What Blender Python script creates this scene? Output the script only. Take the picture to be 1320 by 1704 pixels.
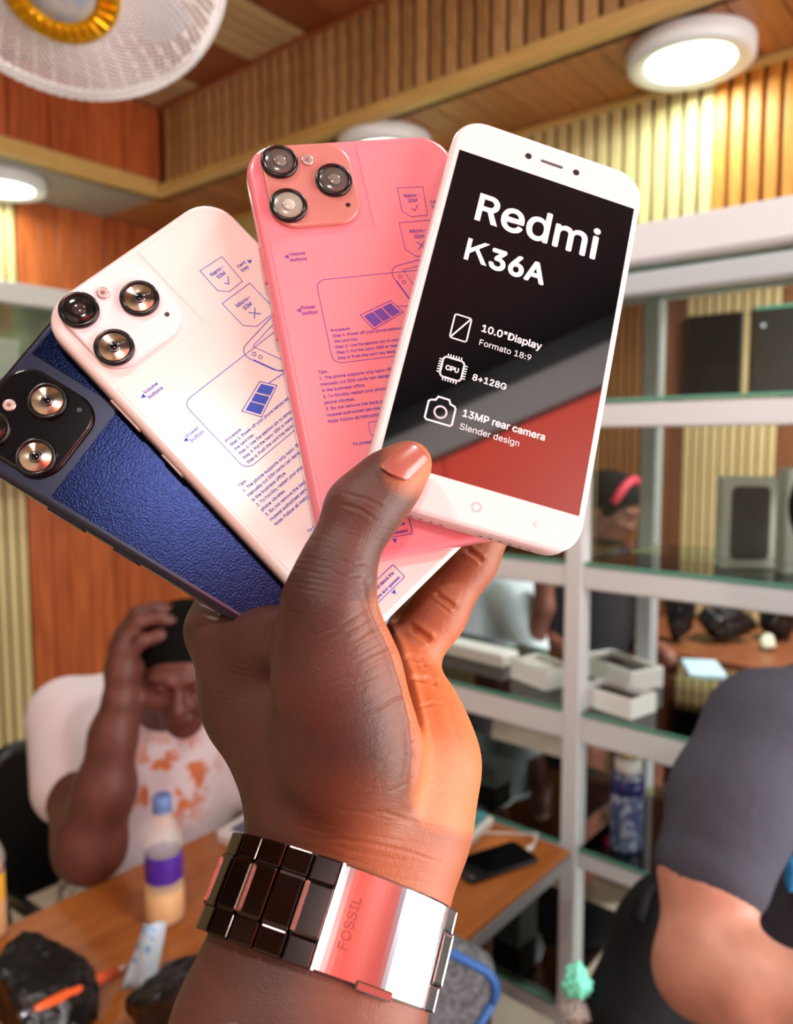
import bpy, bmesh, math, random
import numpy as np
from mathutils import Matrix, Vector
random.seed(7); np.random.seed(7)
for o in list(bpy.data.objects): bpy.data.objects.remove(o)
SC = bpy.context.scene
COL = SC.collection

# ------------------------------------------------------------------ camera
F, CX, CY = 1290.0, 660.0, 852.0           # focal length and centre, in pixels of the 1320x1704 frame
HEAD, PITCH, CAMZ = math.radians(40.2), math.radians(5.0), 1.55
_h = np.array([math.cos(HEAD), math.sin(HEAD), 0.]); _z = np.array([0, 0, 1.])
RIGHT = np.array([math.sin(HEAD), -math.cos(HEAD), 0.])
FWD = _h * math.cos(PITCH) - _z * math.sin(PITCH)
UP = _h * math.sin(PITCH) + _z * math.cos(PITCH)
CAM = np.array([0, 0, CAMZ])
camd = bpy.data.cameras.new('camera'); cam = bpy.data.objects.new('camera', camd); COL.objects.link(cam)
camd.sensor_fit = 'VERTICAL'; camd.sensor_height = 36.0; camd.sensor_width = 36.0
camd.lens = F / 1704 * 36.0
camd.clip_start = 0.01
camd.dof.use_dof = True; camd.dof.focus_distance = 0.246; camd.dof.aperture_fstop = 11.0
M = Matrix(((RIGHT[0], UP[0], -FWD[0], 0), (RIGHT[1], UP[1], -FWD[1], 0), (RIGHT[2], UP[2], -FWD[2], CAMZ), (0, 0, 0, 1)))
cam.matrix_world = M
SC.camera = cam
SC.view_settings.view_transform = 'Standard'; SC.view_settings.look = 'None'
SC.view_settings.gamma = 1.0; SC.view_settings.use_curve_mapping = False
SC.view_settings.exposure = -0.54

def c2w(p):                                  # camera coordinates (right, down, forward) -> room
    p = np.asarray(p, float)
    return CAM + p[..., :1] * RIGHT - p[..., 1:2] * UP + p[..., 2:3] * FWD
def d2w(p):
    p = np.asarray(p, float); return p[0] * RIGHT - p[1] * UP + p[2] * FWD
def W(px, py, Z): return c2w(np.array([(px - CX) / F * Z, (py - CY) / F * Z, Z]))
def RP(rpx, Z): return rpx * Z / F
def to_px(P):
    q = P - CAM; z = q @ FWD
    return CX + F * (q @ RIGHT) / z, CY - F * (q @ UP) / z
def on_plane(px, py, axis, val):             # where the sight line meets the plane axis = val
    d = W(px, py, 1.0) - CAM; return CAM + d * ((val - CAM[axis]) / d[axis])

# ------------------------------------------------------------------ world + large lights
wd = bpy.data.worlds.new('world'); SC.world = wd; wd.use_nodes = True
wd.node_tree.nodes['Background'].inputs[0].default_value = (0.80, 0.90, 1.0, 1)
wd.node_tree.nodes['Background'].inputs[1].default_value = 1.0
def area(name, loc, direction, sx, sy, power, color, shape='RECTANGLE'):
    l = bpy.data.lights.new(name, 'AREA'); l.shape = shape; l.size = sx
    if shape == 'RECTANGLE': l.size_y = sy
    l.energy = power; l.color = color
    o = bpy.data.objects.new(name, l); COL.objects.link(o)
    o.location = loc; o.rotation_euler = Vector(direction).to_track_quat('-Z', 'Z').to_euler()
    return o
area('shopfront_daylight', (1.25, -1.24, 1.25), (-0.25, 1, 0.0), 1.7, 2.1, 135, (1.0, 0.95, 0.90))

# ------------------------------------------------------------------ materials
def lin(r, g, b):
    f = lambda c: (c / 255 / 12.92) if c / 255 <= 0.04045 else ((c / 255 + 0.055) / 1.055) ** 2.4
    return (f(r), f(g), f(b), 1)
MATS = {}
def mat(name, rgb, rough=0.5, metal=0.0, **kw):
    if name in MATS: return MATS[name]
    m = bpy.data.materials.new(name); m.use_nodes = True; MATS[name] = m
    nt = m.node_tree; b = nt.nodes['Principled BSDF']
    b.inputs['Base Color'].default_value = lin(*rgb); b.inputs['Roughness'].default_value = rough
    b.inputs['Metallic'].default_value = metal
    for k, v in kw.get('inp', {}).items(): b.inputs[k].default_value = v
    if kw.get('vary') or kw.get('bump') or kw.get('rgb2') or kw.get('rand'):
        tc = nt.nodes.new('ShaderNodeTexCoord'); mp = nt.nodes.new('ShaderNodeMapping')
        mp.inputs['Scale'].default_value = kw.get('stretch', (1, 1, 1))
        nt.links.new(tc.outputs['Object'], mp.inputs['Vector'])
        no = nt.nodes.new('ShaderNodeTexNoise'); no.inputs['Scale'].default_value = kw.get('scale', 20); no.inputs['Detail'].default_value = 5
        nt.links.new(mp.outputs[0], no.inputs['Vector'])
        fac = no.outputs['Fac']
        if kw.get('rand'):
            oi = nt.nodes.new('ShaderNodeObjectInfo'); mm = nt.nodes.new('ShaderNodeMath'); mm.operation = 'MULTIPLY_ADD'
            mm.inputs[1].default_value = kw['rand']; nt.links.new(oi.outputs['Random'], mm.inputs[0]); nt.links.new(fac, mm.inputs[2])
            ms = nt.nodes.new('ShaderNodeMath'); ms.inputs[1].default_value = -kw['rand'] / 2; nt.links.new(mm.outputs[0], ms.inputs[0]); fac = ms.outputs[0]
        if kw.get('rgb2'):
            cr = nt.nodes.new('ShaderNodeValToRGB'); lo, hi = kw.get('ramp', (0.35, 0.65))
            cr.color_ramp.elements[0].position = lo; cr.color_ramp.elements[1].position = hi
            cr.color_ramp.elements[0].color = lin(*rgb); cr.color_ramp.elements[1].color = lin(*kw['rgb2'])
            nt.links.new(fac, cr.inputs[0]); nt.links.new(cr.outputs[0], b.inputs['Base Color'])
        if kw.get('bump'):
            bp = nt.nodes.new('ShaderNodeBump'); bp.inputs['Strength'].default_value = kw['bump']; bp.inputs['Distance'].default_value = kw.get('dist', 0.001)
            nt.links.new(no.outputs['Fac'], bp.inputs['Height']); nt.links.new(bp.outputs[0], b.inputs['Normal'])
    return m
def emit(name, rgb, strength):
    m = bpy.data.materials.new(name); m.use_nodes = True; b = m.node_tree.nodes['Principled BSDF']
    b.inputs['Base Color'].default_value = lin(*rgb); b.inputs['Emission Color'].default_value = lin(*rgb); b.inputs['Emission Strength'].default_value = strength
    return m
def glass(name, tint=(225, 242, 234), ior=1.45, rough=0.0):
    m = bpy.data.materials.new(name); m.use_nodes = True; nt = m.node_tree; nt.nodes.clear()
    out = nt.nodes.new('ShaderNodeOutputMaterial'); mix = nt.nodes.new('ShaderNodeMixShader'); tr = nt.nodes.new('ShaderNodeBsdfTransparent'); gl = nt.nodes.new('ShaderNodeBsdfGlossy'); fr = nt.nodes.new('ShaderNodeFresnel')
    fr.inputs[0].default_value = ior; tr.inputs[0].default_value = lin(*tint); gl.inputs['Roughness'].default_value = rough
    nt.links.new(fr.outputs[0], mix.inputs[0]); nt.links.new(tr.outputs[0], mix.inputs[1]); nt.links.new(gl.outputs[0], mix.inputs[2]); nt.links.new(mix.outputs[0], out.inputs[0])
    return m
def wood(name, a, b, axis=2, rand=0.25, rough=0.4, scale=9):
    st = [6, 6, 6]; st[axis] = 0.5
    return mat(name, a, rough, rgb2=b, stretch=tuple(st), scale=scale, rand=rand, ramp=(0.25, 0.75))

M_RED = wood('redwood_panel', (150, 66, 28), (196, 104, 52))
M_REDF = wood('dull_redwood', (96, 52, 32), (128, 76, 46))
M_ORANGE = wood('orange_slat', (196, 118, 34), (226, 152, 60), rand=0.15)
M_CREAM = wood('cream_slat', (202, 184, 128), (226, 212, 160), rand=0.12)
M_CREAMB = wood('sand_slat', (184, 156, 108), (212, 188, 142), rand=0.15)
M_BEIGE = wood('beige_slat', (150, 112, 66), (196, 158, 104), rand=0.3)
M_BEIGEX = wood('beige_slat_across', (178, 142, 96), (214, 182, 134), axis=0, rand=0.3)
M_DARKX = wood('brown_board_across', (112, 54, 26), (152, 84, 44), axis=0, rand=0.35)
M_BROWNX = wood('soffit_board', (140, 84, 44), (176, 112, 62), axis=0, rand=0.3)
M_BROWN = wood('brown_slat', (122, 76, 40), (164, 110, 62), rand=0.3)
M_TRIM = wood('yellow_trim', (188, 150, 84), (214, 180, 112), axis=1, rand=0.1)
M_GROOVE = mat('groove_backing', (86, 54, 30), 0.7)
M_GREY = mat('grey_trim', (148, 140, 128), 0.5)
M_ALU = mat('white_aluminium', (216, 220, 224), 0.35, inp={'Specular IOR Level': 0.6})
M_ALUB = mat('pale_grey_metal', (190, 200, 206), 0.35, 0.2)
M_GLASS = glass('clear_glass', (246, 251, 248))
M_GLASSG = glass('green_shelf_glass', (214, 236, 226), 1.75)
M_GEDGE = mat('green_glass_edge', (96, 156, 136), 0.15)
M_BLACK = mat('black_plastic', (18, 18, 20), 0.35)
M_WHITE = mat('white_plastic', (236, 234, 232), 0.35)
M_CARD = mat('white_card', (232, 232, 230), 0.55)

# ------------------------------------------------------------------ mesh helpers
def link(name, me, m=None, parent=None, matrix=None, smooth=False):
    o = bpy.data.objects.new(name, me); COL.objects.link(o)
    if m is not None and not me.materials: me.materials.append(m)
    if matrix is not None: o.matrix_world = matrix
    if parent is not None: o.parent = parent; o.matrix_parent_inverse = parent_inv(parent)
    if smooth: me.polygons.foreach_set('use_smooth', [True] * len(me.polygons))
    return o
def parent_inv(p):
    m = p.matrix_basis.copy()
    if p.parent is not None: m = world_of(p)
    return m.inverted()
def world_of(o):
    if o.parent is None: return o.matrix_basis.copy()
    return world_of(o.parent) @ o.matrix_parent_inverse @ o.matrix_basis
def empty(name, loc=(0, 0, 0), matrix=None):
    o = bpy.data.objects.new(name, None); COL.objects.link(o); o.empty_display_size = 0.05
    if matrix is not None: o.matrix_basis = matrix
    else: o.location = loc
    return o
def tag(o, label, cat, group=None):
    o['label'] = label; o['category'] = cat
    if group: o['group'] = group
    return o
def struct(o): o['kind'] = 'structure'; return o
def mesh(name, v, f):
    me = bpy.data.meshes.new(name); me.from_pydata([tuple(map(float, p)) for p in v], [], [tuple(map(int, q)) for q in f]); me.update(); return me
def box_me(name, lo, hi, bev=0.0, seg=1):
    bm = bmesh.new(); bmesh.ops.create_cube(bm, size=1.0)
    lo = Vector(lo); hi = Vector(hi)
    for v in bm.verts: v.co = Vector([(lo[i] + hi[i]) / 2 + v.co[i] * (hi[i] - lo[i]) for i in range(3)])
    if bev > 0: bmesh.ops.bevel(bm, geom=bm.edges[:], offset=bev, segments=seg, affect='EDGES', profile=0.5)
    me = bpy.data.meshes.new(name); bm.to_mesh(me); bm.free(); return me
def box(name, lo, hi, m, parent=None, bev=0.0, matrix=None, seg=1):
    return link(name, box_me(name, lo, hi, bev, seg), m, parent, matrix)
def lathe(name, prof, m, parent=None, matrix=None, n=32, cap=True, smooth=True):
    v = []; f = []
    for r, z in prof:
        for i in range(n): a = 2 * math.pi * i / n; v.append((r * math.cos(a), r * math.sin(a), z))
    for j in range(len(prof) - 1):
        for i in range(n): k = (i + 1) % n; f.append((j * n + i, j * n + k, (j + 1) * n + k, (j + 1) * n + i))
    if cap:
        f.append(tuple(range(n - 1, -1, -1))); b = (len(prof) - 1) * n; f.append(tuple(range(b, b + n)))
    o = link(name, mesh(name, v, f), m, parent, matrix)
    if smooth:
        for p in o.data.polygons: p.use_smooth = len(p.vertices) == 4
    return o
def tube_vf(pts, r, n=8):
    P = [np.array(p, float) for p in pts]; v = []; f = []
    R = r if hasattr(r, '__len__') else [r] * len(P)
    t0 = P[1] - P[0]; up = np.array([0, 0, 1.]) if abs(t0[2]) < 0.9 * np.linalg.norm(t0) else np.array([1., 0, 0])
    for i, p in enumerate(P):
        t = P[min(i + 1, len(P) - 1)] - P[max(i - 1, 0)]; t /= np.linalg.norm(t)
        a = np.cross(t, up); a /= np.linalg.norm(a); b = np.cross(a, t); up = b
        for k in range(n): an = 2 * math.pi * k / n; v.append(p + R[i] * (math.cos(an) * a + math.sin(an) * b))
    for i in range(len(P) - 1):
        for k in range(n): l = (k + 1) % n; f.append((i * n + k, i * n + l, (i + 1) * n + l, (i + 1) * n + k))
    f.append(tuple(range(n - 1, -1, -1))); f.append(tuple(range((len(P) - 1) * n, len(P) * n)))
    return v, f
def tube(name, pts, r, m, parent=None, n=8, matrix=None):
    v, f = tube_vf(pts, r, n); return link(name, mesh(name, v, f), m, parent, matrix, smooth=True)
def rrect(w, h, r, n=8, cx=0, cy=0):
    out = []
    for (sx, sy, a0) in ((1, 1, 0), (-1, 1, 90), (-1, -1, 180), (1, -1, 270)):
        for i in range(n + 1):
            a = math.radians(a0 + 90 * i / n); out.append((cx + sx * (w / 2 - r) + r * math.cos(a), cy + sy * (h / 2 - r) + r * math.sin(a)))
    return out
def slab(name, w, h, r, levels, m, parent=None, matrix=None, cx=0, cy=0, n=8):
    """stacked rounded rectangles: levels = [(inset, z), ...] from the back to the front"""
    v = []; f = []; N = 4 * (n + 1)
    for ins, z in levels: v += [(x, y, z) for x, y in rrect(w - 2 * ins, h - 2 * ins, max(r - ins, 1e-5), n, cx, cy)]
    for j in range(len(levels) - 1):
        for i in range(N): k = (i + 1) % N; f.append((j * N + i, j * N + k, (j + 1) * N + k, (j + 1) * N + i))
    f.append(tuple(range(N - 1, -1, -1))); b = (len(levels) - 1) * N; f.append(tuple(range(b, b + N)))
    o = link(name, mesh(name, v, f), m, parent, matrix)
    for p in o.data.polygons: p.use_smooth = len(p.vertices) == 4
    return o
def dup(src, name, parent=None):
    o = src.copy(); o.name = name; COL.objects.link(o)
    if parent is not None: o.parent = parent; o.matrix_parent_inverse = parent_inv(parent)
    return o

# ------------------------------------------------------------------ implicit surfaces (smoothly joined tapered limbs)
def _smin(a, b, k):
    h = np.clip(0.5 + 0.5 * (b - a) / k, 0, 1); return b + (a - b) * h - k * h * (1 - h)
def _cone(P, a, r1, b, r2):
    ba = b - a; l2 = ba @ ba; rr = r1 - r2; a2 = l2 - rr * rr
    if a2 <= 1e-12: return np.linalg.norm(P - (a if r1 > r2 else b), axis=-1) - max(r1, r2)
    il2 = 1 / l2; pa = P - a; y = pa @ ba; z = y - l2
    t = pa * l2 - y[..., None] * ba; x2 = (t * t).sum(-1); y2 = y * y * l2; z2 = z * z * l2
    k = np.sign(rr) * rr * rr * x2
    d = (np.sqrt(x2 * a2 * il2) + y * rr) * il2 - r1
    c1 = np.sign(z) * a2 * z2 > k; d = np.where(c1, np.sqrt(x2 + z2) * il2 - r2, d)
    c2 = (~c1) & (np.sign(y) * a2 * y2 < k); d = np.where(c2, np.sqrt(x2 + y2) * il2 - r1, d)
    return d
def _ell(P, c, rad, A):
    q = (P - c) @ A; k0 = np.linalg.norm(q / rad, axis=-1); k1 = np.linalg.norm(q / (rad * rad), axis=-1)
    return k0 * (k0 - 1) / np.maximum(k1, 1e-9)
def _bounds(p):
    if p[0] in 'cC': a, r1, b, r2 = p[1:5]; lo = np.minimum(a - r1, b - r2); hi = np.maximum(a + r1, b + r2)
    else: c, rad = p[1], p[2]; m_ = max(rad); lo = c - m_; hi = c + m_
    return lo, hi
def sdf_verts(prims, res, bounds=None):
    if bounds is None:
        B = [_bounds(p) for p in prims if p[0].islower()]
        lo = np.min([b[0] for b in B], 0) - 3 * res - .01; hi = np.max([b[1] for b in B], 0) + 3 * res + .01
    else: lo, hi = bounds
    n = np.ceil((hi - lo) / res).astype(int) + 1
    D = np.full(n, 1.0, np.float32)
    ax = [lo[i] + res * np.arange(n[i]) for i in range(3)]
    for p in prims:
        k = p[-1]; b0, b1 = _bounds(p)
        i0 = np.clip(np.floor((b0 - k * 1.2 - 4 * res - lo) / res).astype(int), 0, n - 1); i1 = np.clip(np.ceil((b1 + k * 1.2 + 4 * res - lo) / res).astype(int) + 1, 0, n)
        if np.any(i1 <= i0): continue
        g = np.stack(np.meshgrid(*[ax[i][i0[i]:i1[i]] for i in range(3)], indexing='ij'), -1)
        d = _cone(g, *p[1:5]) if p[0] in 'cC' else _ell(g, *p[1:4])
        s = tuple(slice(i0[i], i1[i]) for i in range(3))
        if p[0].islower(): D[s] = _smin(D[s], d, k)
        else: D[s] = -_smin(-D[s], d, k)
    s = D < 0
    cn = [(i, j, k) for i in (0, 1) for j in (0, 1) for k in (0, 1)]
    sh = lambda A, c: A[c[0]:A.shape[0] - 1 + c[0], c[1]:A.shape[1] - 1 + c[1], c[2]:A.shape[2] - 1 + c[2]]
    cnt = sum(sh(s, c).astype(np.int8) for c in cn)
    mask = (cnt > 0) & (cnt < 8); ii = np.argwhere(mask); idx = np.full(mask.shape, -1, np.int64); idx[mask] = np.arange(len(ii))
    acc = np.zeros((len(ii), 3)); num = np.zeros(len(ii))
    for a in cn:
        for x in range(3):
            if a[x] == 0:
                b = list(a); b[x] = 1
                da = D[ii[:, 0] + a[0], ii[:, 1] + a[1], ii[:, 2] + a[2]]; db = D[ii[:, 0] + b[0], ii[:, 1] + b[1], ii[:, 2] + b[2]]
                cr = (da < 0) != (db < 0); t = np.where(cr, da / np.where(cr, da - db, 1), 0)
                pos = np.array(a, float)[None] + t[:, None] * np.eye(3)[x][None]
                acc += np.where(cr[:, None], pos, 0); num += cr
    V = lo + res * (ii + acc / num[:, None])
    faces = []
    for x in range(3):
        u, w_ = (x + 1) % 3, (x + 2) % 3
        sl0 = [slice(None)] * 3; sl1 = [slice(None)] * 3; sl0[x] = slice(0, -1); sl1[x] = slice(1, None)
        A = s[tuple(sl0)]; Bb = s[tuple(sl1)]
        e = np.argwhere(A != Bb); e = e[(e[:, u] > 0) & (e[:, w_] > 0) & (e[:, u] < n[u] - 1) & (e[:, w_] < n[w_] - 1)]
        if not len(e): continue
        def cell(du, dw): q = e.copy(); q[:, u] -= du; q[:, w_] -= dw; return idx[q[:, 0], q[:, 1], q[:, 2]]
        q = np.stack([cell(1, 1), cell(0, 1), cell(0, 0), cell(1, 0)], 1)
        inside = A[e[:, 0], e[:, 1], e[:, 2]]; q[~inside] = q[~inside][:, ::-1]
        faces.append(q)
    return V, np.concatenate(faces)
def np_mesh(name, V, Fq):
    me = bpy.data.meshes.new(name); me.vertices.add(len(V)); me.vertices.foreach_set('co', np.asarray(V, np.float32).ravel())
    k = Fq.shape[1]; me.loops.add(Fq.size); me.loops.foreach_set('vertex_index', Fq.astype(np.int32).ravel())
    me.polygons.add(len(Fq)); me.polygons.foreach_set('loop_start', (np.arange(len(Fq)) * k).astype(np.int32))
    me.polygons.foreach_set('use_smooth', np.ones(len(Fq), bool)); me.update(calc_edges=True); me.validate(); return me
def blob(name, prims, res, m, parent=None):
    V, Fq = sdf_verts(prims, res); return link(name, np_mesh(name, V, Fq), m, parent)
def chain(pts, k=0.02):                       # [(px, py, depth, radius px), ...] -> capsules in the room
    out = []
    for a, b in zip(pts[:-1], pts[1:]): out.append(('c', W(*a[:3]), RP(a[3], a[2]), W(*b[:3]), RP(b[3], b[2]), k))
    return out
def wchain(pts, k=0.03): return [('c', np.array(a[:3], float), a[3], np.array(b[:3], float), b[3], k) for a, b in zip(pts[:-1], pts[1:])]
def frame(fwd, up):
    f_ = np.array(fwd, float); f_ /= np.linalg.norm(f_); r = np.cross(f_, up); r /= np.linalg.norm(r); u = np.cross(r, f_)
    return np.stack([r, f_, u], 1)             # columns: right, forward, up
def head_prims(c, A, s=1.0):
    L = lambda r, f_, u: c + A @ np.array([r, f_, u]) * s
    e = lambda p, rad, k=.015: ('e', L(*p), np.array(rad) * s, A, k * s)
    P = [e((0, -.012, .03), (.077, .098, .088)), e((0, .022, -.045), (.058, .066, .066), .03), e((0, .062, -.088), (.026, .024, .022), .03),
         e((.036, .062, -.022), (.028, .026, .026), .02), e((-.036, .062, -.022), (.028, .026, .026), .02),
         ('c', L(0, .088, .022), .008 * s, L(0, .106, -.022), .013 * s, .012 * s),
         e((.013, .096, -.026), (.010, .012, .009), .008), e((-.013, .096, -.026), (.010, .012, .009), .008),
         ('c', L(-.045, .076, .032), .009 * s, L(-.014, .089, .03), .009 * s, .012 * s), ('c', L(.045, .076, .032), .009 * s, L(.014, .089, .03), .009 * s, .012 * s),
         ('E', L(.031, .094, .012), np.array((.017, .014, .011)) * s, A, .012 * s), ('E', L(-.031, .094, .012), np.array((.017, .014, .011)) * s, A, .012 * s),
         e((.031, .076, .012), (.014, .013, .012), .004), e((-.031, .076, .012), (.014, .013, .012), .004),
         e((0, .089, -.050), (.024, .010, .006), .005), e((0, .087, -.061), (.021, .010, .007), .005)]
    for sg in (-1, 1): P += [e((sg * .078, -.012, .0), (.010, .02, .032), .008)]
    return P
def hair_prims(c, A, s=1.0, t=.008):
    L = lambda r, f_, u: c + A @ np.array([r, f_, u]) * s
    return [('e', L(0, -.016, .034), np.array((.077 + t, .098 + t, .088 + t)) * s, A, .01), ('E', L(0, .10, -.02), np.array((.10, .085, .085)) * s, A, .012), ('E', L(0, .0, -.09), np.array((.12, .12, .085)) * s, A, .012)]

# ================================================================== the room
ZS, ZT = 2.50, 2.82                    # soffit and raised ceiling heights
TX, TY = 1.75, 2.67                    # edge of the raised ceiling
WX, WY = 2.12, 3.10                    # right header wall, far left wall
X0, YB = -1.75, -1.27                  # walls behind the camera
XR2 = 3.75                             # far wall of the space behind the showcase
M_FLOOR = mat('floor_tile', (150, 140, 126), 0.35, rgb2=(172, 162, 148), scale=3)
struct(box('floor', (X0 - .1, YB - .1, -0.06), (XR2 + .1, WY + .1, 0.0), M_FLOOR))
slat_v = box_me('slat', (-.016, -.006, 0), (.016, .008, 1), 0.0045, 2)
def slats_v(parent, m, x, y, z0, z1, along, length, pitch, face):
    """upright fluted slats on a wall: along 'x' or 'y'"""
    me = slat_v.copy(); me.materials.clear(); me.materials.append(m); n = int(round(length / pitch))
    for i in range(n):
        o = bpy.data.objects.new('slat', me); COL.objects.link(o); t = (i + .5) * pitch
        sx = pitch / .042
        if along == 'y': o.location = (x + face * .006, y + t, z0); o.rotation_euler = (0, 0, math.pi / 2)
        else: o.location = (x + t, y + face * .006, z0)
        o.scale = (sx, 1, z1 - z0); o.parent = parent; o.matrix_parent_inverse = parent_inv(parent)
def planks_v(parent, m, x, y, z0, z1, along, widths, face, d=.010):
    t = 0
    for w_ in widths:
        g = .0015
        if along == 'x': lo, hi = (x + t + g, min(y, y + face * d), z0), (x + t + w_ - g, max(y, y + face * d), z1)
        else: lo, hi = (min(x, x + face * d), y + t + g, z0), (max(x, x + face * d), y + t + w_ - g, z1)
        box('plank', lo, hi, m, parent, .002); t += w_
# far left wall: cream slats then redwood planks
wl = struct(box('wall_left', (X0, WY + .012, 0), (XR2, WY + .10, ZT), M_GROOVE))
slats_v(wl, M_CREAM, -.62, WY + .012, 0, ZS, 'x', 2.016, .042, -1)
wid = []; t = 0
while t < .70: w_ = random.choice([.07, .09, .11]); wid.append(w_); t += w_
planks_v(wl, M_RED, 1.40, WY + .012, 0, ZS, 'x', wid, -1)
# right header wall over the showcase
wr = struct(box('wall_right', (WX + .012, YB, 2.06), (WX + .10, WY, ZS), M_GROOVE))
slats_v(wr, M_CREAM, WX + .012, .714, 2.06, ZS, 'y', 2.352, .042, -1)
slats_v(wr, M_ORANGE, WX + .012, YB + .018, 2.06, ZS, 'y', 1.966, .042, -1)
box('cornice', (WX - .022, YB, ZS - .022), (WX, WY, ZS), M_TRIM, wr, .004)
# raised ceiling with bands of boards
ce = struct(box('ceiling', (X0, YB, ZT + .012), (TX + .05, TY + .05, ZT + .08), M_GROOVE))
slat_h = box_me('slat', (X0, -.5, -.006), (TX, .5, .006), 0.003, 1)
meL = slat_h.copy(); meL.materials.append(M_BEIGEX); meD = slat_h.copy(); meD.materials.append(M_DARKX)
y = TY; band = 0
while y > -.34:
    n_, me_ = (5, meL) if band % 2 == 0 else (2, meD)
    for i in range(n_):
        w_ = .275 / n_; o = bpy.data.objects.new('slat', me_); COL.objects.link(o)
        o.location = (0, y - (i + .5) * w_, ZT + .006); o.scale = (1, w_ - (.014 if n_ == 5 else .005), 1); o.parent = ce; o.matrix_parent_inverse = parent_inv(ce)
    y -= .275; band += 1
# faces of the raised part
tr = struct(box('wall_tray_right', (TX + .012, YB, ZS), (TX + .06, TY + .05, ZT), M_GROOVE))
slats_v(tr, M_BEIGE, TX + .012, YB + .01, ZS + .035, ZT, 'y', TY - YB - .03, .0505, -1)
box('rail', (TX - .012, YB, ZS - .008), (TX + .03, TY + .02, ZS + .035), M_TRIM, tr, .006)
box('ceiling_bead', (TX - .006, YB, ZT - .022), (TX + .012, TY, ZT), M_DARKX, tr, .003)  # brown bead where the tray face meets the raised ceiling
tl = struct(box('wall_tray_left', (X0, TY + .012, ZS), (TX + .06, TY + .06, ZT), M_GROOVE))
planks_v(tl, M_RED, X0, TY + .012, ZS + .05, ZT, 'x', [.14] * 24 + [.155], -1)
box('rail', (X0, TY - .012, ZS - .008), (TX, TY + .03, ZS + .05), M_TRIM, tl, .006)
# lower soffits
so = struct(box('trim_1', (TX + .02, YB, ZS + .012), (WX + .1, WY + .1, ZS + .05), M_GROOVE))
y = WY
bme = box_me('board', (TX + .02, -.0485, -.012), (WX + .012, .0485, 0), .003); bme.materials.append(M_BROWNX)
while y > YB:
    o = bpy.data.objects.new('board', bme); COL.objects.link(o); o.location = (0, y - .05, ZS + .012); o.parent = so; o.matrix_parent_inverse = parent_inv(so); y -= .1
struct(box('trim_2', (X0, TY + .02, ZS), (TX + .02, WY + .1, ZS + .05), M_GREY))
box('border_panel', (X0, YB, ZT - .01), (TX, -.36, ZT + .012), mat('dark_border_paint', (20, 18, 22), .6), ce)
# walls behind the camera: redwood wall beside the open shopfront
wb = struct(box('wall_back', (X0, YB - .1, 0), (.32, YB - .012, ZT), M_GROOVE))
planks_v(wb, mat('red_wall_board', (206, 62, 44), .5), X0, YB - .012, 0, 2.60, 'x', [.69] * 3, 1)
box('cornice', (X0, YB - .012, 2.60), (.32, YB + .02, 2.72), mat('grey_cornice', (120, 116, 116), .5), wb, .004)
box('frieze', (X0, YB - .012, 2.72), (.32, YB + .0, ZT), MATS['dark_border_paint'], wb)
struct(box('wall_back_header', (.32, YB - .1, 2.36), (XR2, YB, ZS + .36), M_GREY))
struct(box('wall_behind', (X0 - .1, YB - .1, 0), (X0, WY + .1, ZT + .1), mat('pale_wall_paint', (206, 196, 176), .7)))
# the space behind the showcase
w2 = struct(box('wall_far', (XR2 + .012, YB - .1, 0), (XR2 + .1, WY + .1, ZS + .05), M_GROOVE))
yy = YB
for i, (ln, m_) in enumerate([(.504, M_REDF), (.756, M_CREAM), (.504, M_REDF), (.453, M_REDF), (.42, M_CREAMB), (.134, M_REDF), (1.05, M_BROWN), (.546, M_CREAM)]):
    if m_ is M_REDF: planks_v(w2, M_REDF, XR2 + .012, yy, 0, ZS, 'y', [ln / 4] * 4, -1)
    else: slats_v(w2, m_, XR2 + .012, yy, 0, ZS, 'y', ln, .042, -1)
    yy += ln
struct(box('ceiling_far', (WX + .1, YB - .1, ZS + .0), (XR2 + .1, WY + .1, ZS + .06), mat('far_ceiling', (170, 130, 90), .6)))
struct(box('wall_far_end', (WX + .1, YB - .1, 0), (XR2 + .1, YB, ZS), M_BROWN))

# ------------------------------------------------------------------ round ceiling lamps
M_LAMP = mat('lamp_housing', (226, 232, 236), .35)
M_LENS = emit('lamp_lens', (236, 255, 236), 9.0)
lamp0 = None
def ceiling_lamp(x, y, z, label, power):
    t = empty('ceiling_lamp', (x, y, z)); tag(t, label, 'lamp', 'round ceiling lamps')
    Mt = Matrix.Translation((x, y, z))
    lathe('housing', [(.146, 0), (.148, -.006), (.146, -.040), (.134, -.046), (.110, -.042), (.102, -.036)], M_LAMP, t, Mt, 40)
    lathe('lens', [(.1015, -.034), (.1015, -.040), (.09, -.041)], M_LENS, t, Mt, 40)
    a = area('lamp_glow', (x, y, z - .046), (0, 0, -1), .2, .2, power, (0.88, 1.0, 0.82) if power < 10 else (1.0, .97, .92), 'DISK')
    a.parent = t; a.matrix_parent_inverse = parent_inv(t)
    return t
ceiling_lamp(1.945, .72, ZS, 'round white ceiling lamp glowing above the glass showcase, nearest at upper right', 6)
ceiling_lamp(1.90, 1.655, ZS, 'round ceiling lamp mostly hidden behind the pink phone top edge', 4)
ceiling_lamp(1.28, 2.93, ZS, 'round ceiling lamp under the left soffit at the photo left edge', 4)
ceiling_lamp(-.55, .25, ZT, 'added round fill lamp in raised ceiling directly over the viewer', 13)  # added out of view as fill for the phone faces
ceiling_lamp(.55, 1.1, ZT, 'added round fill lamp high in raised ceiling above the wooden table', 20)  # added fill, lifts the table and the background
ceiling_lamp(.75, -.15, ZT, 'added round fill lamp in raised ceiling to the right of the viewer', 16)  # added to brighten the showcase fronts
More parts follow.
